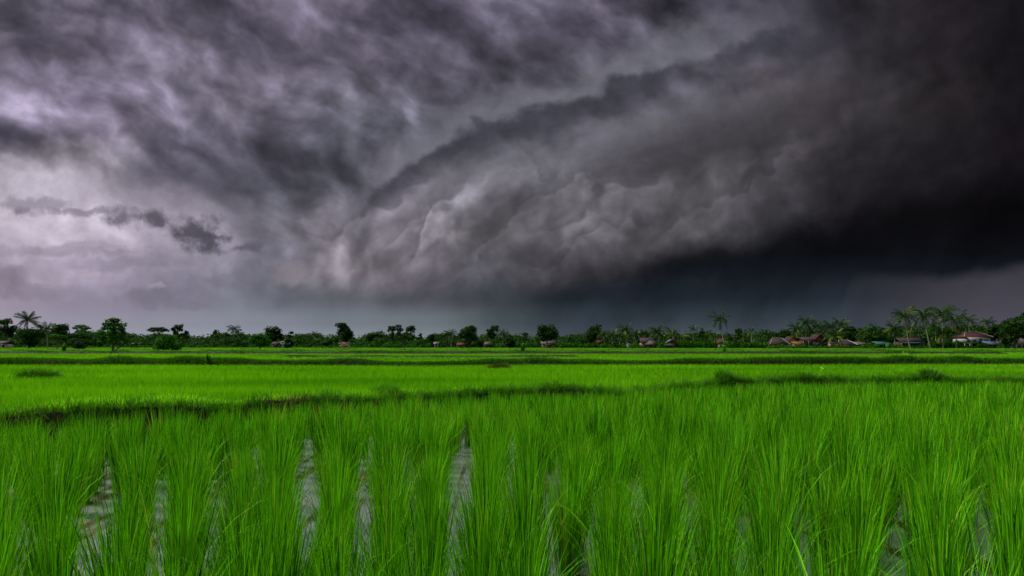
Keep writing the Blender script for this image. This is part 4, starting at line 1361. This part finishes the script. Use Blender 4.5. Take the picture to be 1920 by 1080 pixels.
M['roof_brown'] = flat_mat('brown_roof_tiles', (0.026, 0.017, 0.014), 0.85, 0.45, 2.5)
M['roof_dark'] = flat_mat('dark_roof_tiles', (0.027, 0.020, 0.019), 0.85, 0.5, 2.5)
M['roof_red'] = flat_mat('red_roof_tiles', (0.055, 0.013, 0.008), 0.8, 0.5, 2.5)
M['roof_maroon'] = flat_mat('maroon_roof_tiles', (0.044, 0.014, 0.014), 0.8, 0.5, 2.5)
M['roof_grey'] = flat_mat('grey_sheet_roof', (0.073, 0.066, 0.063), 0.6, 0.5, 2.0, stretch=(6, 1, 1))
M['roof_tan'] = flat_mat('tan_sheet_roof', (0.050, 0.040, 0.033), 0.6, 0.6, 2.0, stretch=(6, 1, 1))
M['roof_teal'] = flat_mat('teal_sheet_roof', (0.013, 0.050, 0.050), 0.5, 0.7, 2.0, stretch=(6, 1, 1))
M['roof_blue'] = flat_mat('blue_sheet_roof', (0.034, 0.057, 0.088), 0.5, 0.7, 2.0, stretch=(6, 1, 1))
M['sheet_green'] = flat_mat('green_sheet', (0.006, 0.060, 0.024), 0.6, 0.7)
M['white'] = flat_mat('white_plaster', (0.260, 0.256, 0.244), 0.85, 0.7)
M['cream'] = flat_mat('cream_plaster', (0.126, 0.106, 0.076), 0.85, 0.7)
M['yellow'] = flat_mat('yellow_plaster', (0.205, 0.132, 0.033), 0.85, 0.8)
M['orange'] = flat_mat('orange_boards', (0.100, 0.040, 0.016), 0.85, 0.7)
M['pink'] = flat_mat('pink_plaster', (0.248, 0.090, 0.090), 0.85, 0.8)
M['timber'] = flat_mat('dark_timber', (0.036, 0.027, 0.022), 0.85, 0.5, 4.0)
M['post'] = flat_mat('pale_post', (0.180, 0.162, 0.144), 0.85, 0.7)
M['pane'] = flat_mat('window_glass', (0.020, 0.022, 0.025), 0.15, 0.8, spec=0.6)
M['trim'] = flat_mat('pale_trim', (0.151, 0.144, 0.137), 0.7, 0.8)


def slab(g, a, b, c, d, th):
    """a roof plane with thickness from four corners"""
    p = np.array([a, b, c, d], float)
    n = np.cross(p[1] - p[0], p[3] - p[0]); n /= np.linalg.norm(n) + 1e-9
    if n[2] < 0:
        n = -n
    v = np.concatenate([p, p + n * th])
    g.add(v, [(0, 3, 2, 1), (4, 5, 6, 7), (0, 1, 5, 4), (1, 2, 6, 5), (2, 3, 7, 6), (3, 0, 4, 7)])


def make_house(name, label, px0, px1, d, ridge, eave, wall, roof, depth=5.0, kind='hip', over=0.45, base=0.0, openings=(), trim=None, posts=0, ground_rows=None, gable=None, ridge_in=None, cat='house', pad=None):
    """house > wall, roof (> ridge_cap), window (> pane), door, post.  px0, px1 are the eave ends; ridge and eave are rows"""
    x0, x1 = at(px0, d), at(px1, d)
    cx, w = (x0 + x1) / 2, x1 - x0
    z0 = 0.38
    root = empty(name, (cx, d, z0))
    tag(root, label, cat)
    ze, zr = ztop(eave, d) - z0, ztop(ridge, d) - z0
    hw, hd = w / 2 - over, depth / 2
    g = Geo()
    g.box((0, hd, (base + ze) / 2), (2 * hw, depth - 2 * over, ze - base - 0.02))
    if kind == 'gable_front':       # gable turned to the fields
        v = [(-hw, over, ze - 0.02), (hw, over, ze - 0.02), (0, over, zr - 0.12), (-hw, depth - over, ze - 0.02), (hw, depth - over, ze - 0.02), (0, depth - over, zr - 0.12)]
        g2 = g if gable is None else Geo()
        g2.add(v, [(0, 1, 2), (5, 4, 3)])
        if gable is not None:
            gb = g2
    wl = g.build('wall', M[wall], root)
    if kind == 'gable_front' and gable is not None:
        gb.build('gable', M[gable], root)
    r = Geo()
    W = w / 2
    th = 0.10
    zd = ze - 0.05
    if kind == 'hip':
        k = W * 0.55 if ridge_in is None else ridge_in
        slab(r, (-W, 0, zd), (W, 0, zd), (W - k, hd, zr), (-W + k, hd, zr), th)
        slab(r, (W, depth, zd), (-W, depth, zd), (-W + k, hd, zr), (W - k, hd, zr), th)
        for s in (-1, 1):
            p = np.array([(s * W, 0, zd), (s * W, depth, zd), (s * (W - k), hd, zr)])
            q = p + np.array((0, 0, th))
            r.add(np.concatenate([p, q]), [(0, 1, 2), (3, 5, 4)])
            r.add(np.concatenate([p[:2], q[:2]]), [(0, 1, 3, 2)])
        rf = r.build('roof', M[roof], root)
        if trim:
            t = Geo()
            t.tube([(-W + k, hd, zr + th + 0.05), (W - k, hd, zr + th + 0.05)], 0.11, 6)
            for s in (-1, 1):
                t.tube([(s * W, 0, zd + th + 0.05), (s * (W - k), hd, zr + th + 0.05)], 0.10, 6)
            t.build('ridge_cap', M[trim], rf)
    elif kind == 'gable':           # ridge along the field edge
        slab(r, (-W, 0, zd), (W, 0, zd), (W, hd, zr), (-W, hd, zr), th)
        slab(r, (W, depth, zd), (-W, depth, zd), (-W, hd, zr), (W, hd, zr), th)
        rf = r.build('roof', M[roof], root)
        t = Geo()
        t.tube([(-W, hd, zr + th), (W, hd, zr + th)], 0.10, 6)
        t.build('ridge_cap', M[trim or roof], rf)
    elif kind == 'gable_front':
        slab(r, (-W, 0, zd), (0, 0, zr), (0, depth, zr), (-W, depth, zd), th)
        slab(r, (W, 0, zd), (0, 0, zr), (0, depth, zr), (W, depth, zd), th)
        rf = r.build('roof', M[roof], root)
        if trim:
            t = Geo()
            for s in (-1, 1):
                t.tube([(s * W, -0.06, zd + 0.02), (0, -0.06, zr + 0.02)], 0.09, 6)
            t.build('barge_board', M[trim], rf)
    elif kind == 'shed':
        slab(r, (-W, 0, zd), (W, 0, zd), (W, depth, zr), (-W, depth, zr), th)
        rf = r.build('roof', M[roof], root)
        t = Geo()
        t.box((0, -0.04, zd + 0.02), (w, 0.06, 0.16))
        t.build('fascia', M[trim or roof], rf)
    for (kind_o, u, zc, ww, hh, m) in openings:
        o = Geo()
        if kind_o == 'window':
            o.box((u * hw, over - 0.02, zc), (ww + 0.16, 0.08, hh + 0.16))
            wo = o.build('window', M['trim' if m == 'pane' else m], root)
            q = Geo(); q.box((u * hw, over - 0.07, zc), (ww, 0.05, hh)); q.build('pane', M['pane'], wo)
        else:
            o.box((u * hw, over - 0.03, base + hh / 2), (ww, 0.10, hh))
            do = o.build('door', M[m], root)
            q = Geo(); q.box((u * hw + ww * 0.35, over - 0.10, base + hh * 0.5), (0.06, 0.06, 0.14)); q.build('handle', M['trim'], do)
    for i in range(posts):
        for yy in (over, depth - over):
            p = Geo()
            xx = -hw + 2 * hw * i / (posts - 1)
            top_z = base if base > 0.3 else ze
            p.box((xx, yy if base > 0.3 else -0.0 + 0.08 + (depth - 0.2 if yy > over else 0), top_z / 2 - 0.05), (0.16, 0.16, top_z + 0.1))
            p.build('post', M['post'], root)
    return root


W_, D_ = 'window', 'door'
make_house('house', 'low house with a brown hipped roof and pale ridge lines before the palm clump', 1444, 1482, 206, 634.5, 646, 'cream', 'roof_brown', kind='hip', trim='trim', openings=[(W_, -0.5, 0.9, 0.8, 0.6, 'pane'), (W_, 0.4, 0.9, 0.8, 0.6, 'pane'), (D_, -0.05, 0, 0.7, 1.25, 'timber')])
make_house('house', 'small house with a yellow gable and orange roof edges', 1476, 1500, 210, 630.5, 641, 'cream', 'roof_brown', kind='gable_front', gable='yellow', trim='orange', openings=[(W_, -0.35, 1.1, 0.7, 0.7, 'pane'), (D_, 0.4, 0, 0.7, 1.5, 'timber')])
make_house('annex', 'cream lean-to with a pinkish roof under the yellow gable', 1489, 1510, 204, 641, 645, 'cream', 'orange', depth=2.6, kind='shed', openings=[(D_, 0.2, 0, 0.6, 1.1, 'timber')])
make_house('timber_house', 'long dark timber house with a dark roof under the palm clump', 1504, 1538, 209, 632.5, 638, 'timber', 'roof_dark', depth=6, kind='gable', posts=4, openings=[(W_, -0.5, 1.6, 0.8, 0.7, 'timber'), (W_, 0.35, 1.6, 0.8, 0.7, 'timber'), (D_, -0.1, 0, 0.8, 1.5, 'roof_brown')])
make_house('house', 'dark house with a bright orange gable beside the long timber house', 1526, 1550, 208, 626.5, 637, 'timber', 'roof_brown', kind='gable_front', gable='orange', trim='orange', openings=[(W_, -0.4, 1.4, 0.7, 0.7, 'pane'), (D_, 0.35, 0, 0.7, 1.5, 'roof_dark')])
make_house('hut', 'small pink-walled hut beside the young low palm', 1556, 1568, 205.5, 642, 643.5, 'pink', 'roof_tan', depth=2.4, kind='shed', over=0.2, openings=[(W_, 0.3, 0.9, 0.4, 0.4, 'pane')])
make_house('house', 'low house with a grey-brown hipped roof and white roof edges', 1570, 1608, 207, 638.5, 647, 'cream', 'roof_brown', kind='hip', trim='white', openings=[(W_, -0.4, 0.8, 0.7, 0.5, 'pane'), (W_, 0.45, 0.8, 0.7, 0.5, 'pane')])
make_house('shed', 'long grey sheet-roofed shed joining the grey-brown house', 1598, 1634, 211, 641, 645, 'timber', 'roof_grey', depth=5, kind='shed', trim='trim', posts=3, openings=[(D_, 0, 0, 0.8, 1.1, 'roof_dark')])
make_house('house', 'small house with a red roof under the wide dome-crowned tree', 1614, 1632, 216, 636, 641.5, 'cream', 'roof_red', kind='hip', openings=[(W_, 0, 1.4, 0.7, 0.5, 'pane')])
make_house('shed', 'shed with a teal and blue sheet roof beside the drooping palm', 1645, 1668, 206, 640.5, 645.5, 'timber', 'roof_teal', depth=3.5, kind='shed', trim='roof_blue', posts=3, openings=[(D_, -0.3, 0, 0.8, 1.1, 'roof_dark'), (W_, 0.4, 0.7, 0.7, 0.4, 'pane')])
make_house('stall', 'little stall with bright green side sheet next to the teal shed', 1664, 1673, 204.5, 643, 645, 'sheet_green', 'sheet_green', depth=2.0, kind='shed', over=0.1, openings=[(W_, 0.0, 0.8, 0.6, 0.4, 'sheet_green')])
make_house('shed', 'long open shed with a dark roof and teal awning behind the slanting palm stem', 1688, 1735, 206, 633.5, 641, 'timber', 'roof_brown', depth=6, kind='gable', posts=5, openings=[(D_, -0.4, 0, 0.9, 1.3, 'roof_dark'), (W_, 0.3, 1.0, 1.0, 0.5, 'pane'), (W_, 0.75, 1.0, 0.6, 0.5, 'white')])
make_house('awning', 'flat teal awning on posts along the front of the long open shed', 1698, 1733, 202, 642, 643.5, 'sheet_green', 'roof_teal', depth=2.4, kind='shed', over=1.0, trim='roof_teal', posts=0, base=1.1, cat='awning', openings=[])
make_house('stilt_house', 'raised white-walled house on stilts with a red-brown hipped roof', 1808, 1862, 203, 623, 632, 'white', 'roof_maroon', depth=6.5, kind='hip', trim='trim', base=1.7, posts=5, ridge_in=2.4, openings=[(W_, -0.72, 2.45, 0.8, 0.55, 'pane'), (W_, -0.25, 2.45, 0.8, 0.55, 'pane'), (D_, 0.25, 0, 0.8, 1.2, 'roof_brown'), (W_, 0.68, 2.45, 0.9, 0.55, 'timber')])
make_house('lean_to', 'low lean-to with a sloping blue sheet roof beside the stilt house', 1852, 1876, 199.5, 640, 645.5, 'timber', 'roof_blue', depth=3.0, kind='shed', trim='roof_blue', openings=[(W_, -0.3, 0.7, 0.7, 0.4, 'white')])
make_house('house', 'white-gabled house with a pale grey roof at the end of the village', 1874, 1912, 200, 632.5, 644.5, 'white', 'roof_tan', kind='gable_front', trim='trim', depth=6, openings=[(W_, -0.45, 1.1, 0.8, 0.6, 'pane'), (W_, 0.45, 1.1, 0.8, 0.6, 'pane'), (D_, 0, 0, 0.8, 1.4, 'timber')])
make_house('house', 'grey-roofed house reaching out of the picture past the white gable', 1898, 1950, 206, 633.5, 644, 'timber', 'roof_tan', depth=6, kind='gable', posts=4, openings=[(W_, -0.4, 1.0, 0.9, 0.6, 'pane'), (D_, 0.0, 0, 0.8, 1.4, 'roof_brown')])
# mid row
make_house('house', 'long dark-roofed house with a tan wall behind the grey hipped hut', 1201, 1228, 214, 633.5, 643, 'cream', 'roof_dark', kind='gable', openings=[(W_, -0.4, 0.9, 0.7, 0.5, 'pane'), (D_, 0.2, 0, 0.7, 1.2, 'timber')])
make_house('hut', 'hut with a grey hipped roof at the foot of the full drooping palm', 1214, 1236, 208, 638.5, 646, 'timber', 'roof_tan', depth=4, kind='hip', openings=[(W_, 0.3, 0.8, 0.6, 0.4, 'pane'), (D_, -0.3, 0, 0.6, 1.0, 'roof_dark')])
make_house('shack', 'two-tier shack with a grey roof and orange wall', 1252, 1270, 210, 636.5, 642.5, 'orange', 'roof_grey', depth=4, kind='gable_front', trim='roof_grey', openings=[(W_, 0.0, 1.3, 0.6, 0.5, 'pane')])
make_house('lean_to', 'low blue-grey sheet roof in front of the orange-walled shack', 1247, 1263, 206, 644.5, 647.5, 'timber', 'roof_blue', depth=2.6, kind='shed', trim='roof_grey', openings=[(D_, 0.3, 0, 0.5, 0.8, 'roof_dark')])
make_house('house', 'red-roofed house with a white patch of wall behind the tall leaning stem', 1347, 1363, 214, 635.5, 643.5, 'white', 'roof_red', depth=4, kind='hip', openings=[(W_, -0.4, 1.0, 0.5, 0.5, 'pane'), (D_, 0.3, 0, 0.5, 1.2, 'roof_red')])
make_house('hut', 'hut with a small red roof behind the yellowish palm', 1119, 1129, 220, 638.5, 643.5, 'timber', 'roof_red', depth=3.5, kind='gable', openings=[(W_, 0.0, 0.9, 0.6, 0.5, 'pane')])
make_house('house', 'pale-walled house in the shade under the great dome-shaped tree', 1014, 1042, 222, 640, 644.5, 'cream', 'roof_tan', depth=4, kind='gable', openings=[(W_, -0.3, 1.0, 0.8, 0.5, 'pane'), (D_, 0.3, 0, 0.7, 1.2, 'timber')])
make_house('hut', 'tiny white-fronted hut below the leaning palm in the grove', 1176, 1183, 208, 644.5, 647, 'white', 'roof_blue', depth=2.2, kind='shed', over=0.1, openings=[(D_, 0.0, 0, 0.4, 0.8, 'timber')])
make_house('house', 'low house with reddish roof under the big dense round tree', 856, 880, 224, 643, 647.5, 'orange', 'roof_red', depth=4, kind='gable', openings=[(W_, -0.3, 0.7, 0.6, 0.4, 'pane'), (D_, 0.3, 0, 0.7, 1.0, 'white')])
make_house('house', 'low pinkish house past the small dark narrow sapling', 905, 921, 224, 641, 646.5, 'orange', 'roof_tan', depth=4, kind='gable', openings=[(W_, -0.3, 0.9, 0.7, 0.5, 'pane'), (W_, 0.4, 0.9, 0.7, 0.5, 'pane')])
make_house('hut', 'white hut in the shrubs below a small rounded tree', 812, 823, 228, 641.5, 645.5, 'white', 'roof_grey', depth=3, kind='gable', openings=[(D_, 0.0, 0, 0.7, 1.1, 'timber')])
make_house('building', 'pale low building with a white block on its flat end below the broad hazy tree', 507, 524, 226, 641.5, 645, 'cream', 'roof_dark', depth=5, kind='gable', openings=[(W_, -0.4, 0.9, 0.7, 0.5, 'pane'), (D_, 0.3, 0, 0.7, 1.1, 'timber')])
make_house('shed', 'white block-like shed next to the pale low building', 522, 532, 227, 640, 641.5, 'white', 'roof_grey', depth=4, kind='shed', over=0.15, openings=[(W_, 0.0, 1.1, 0.6, 0.5, 'pane')])
make_house('hut', 'tiny white hut beside the tree with the sloping top', 600, 607, 215, 643, 645.5, 'white', 'roof_grey', depth=3, kind='gable', openings=[(D_, 0.0, 0, 0.5, 0.9, 'timber')])
make_house('shed', 'long white shed far off beside the lone tiered tree', 234, 253, 240, 643.5, 646.5, 'white', 'roof_grey', depth=4, kind='gable', openings=[(D_, 0.2, 0, 0.8, 1.0, 'timber')])
make_house('hut', 'dark-roofed hut with a white wall at the field edge below the pale airy tree', -8, 12, 215, 639.5, 645, 'white', 'roof_dark', depth=4, kind='gable', openings=[(D_, 0.3, 0, 0.7, 1.2, 'timber')])
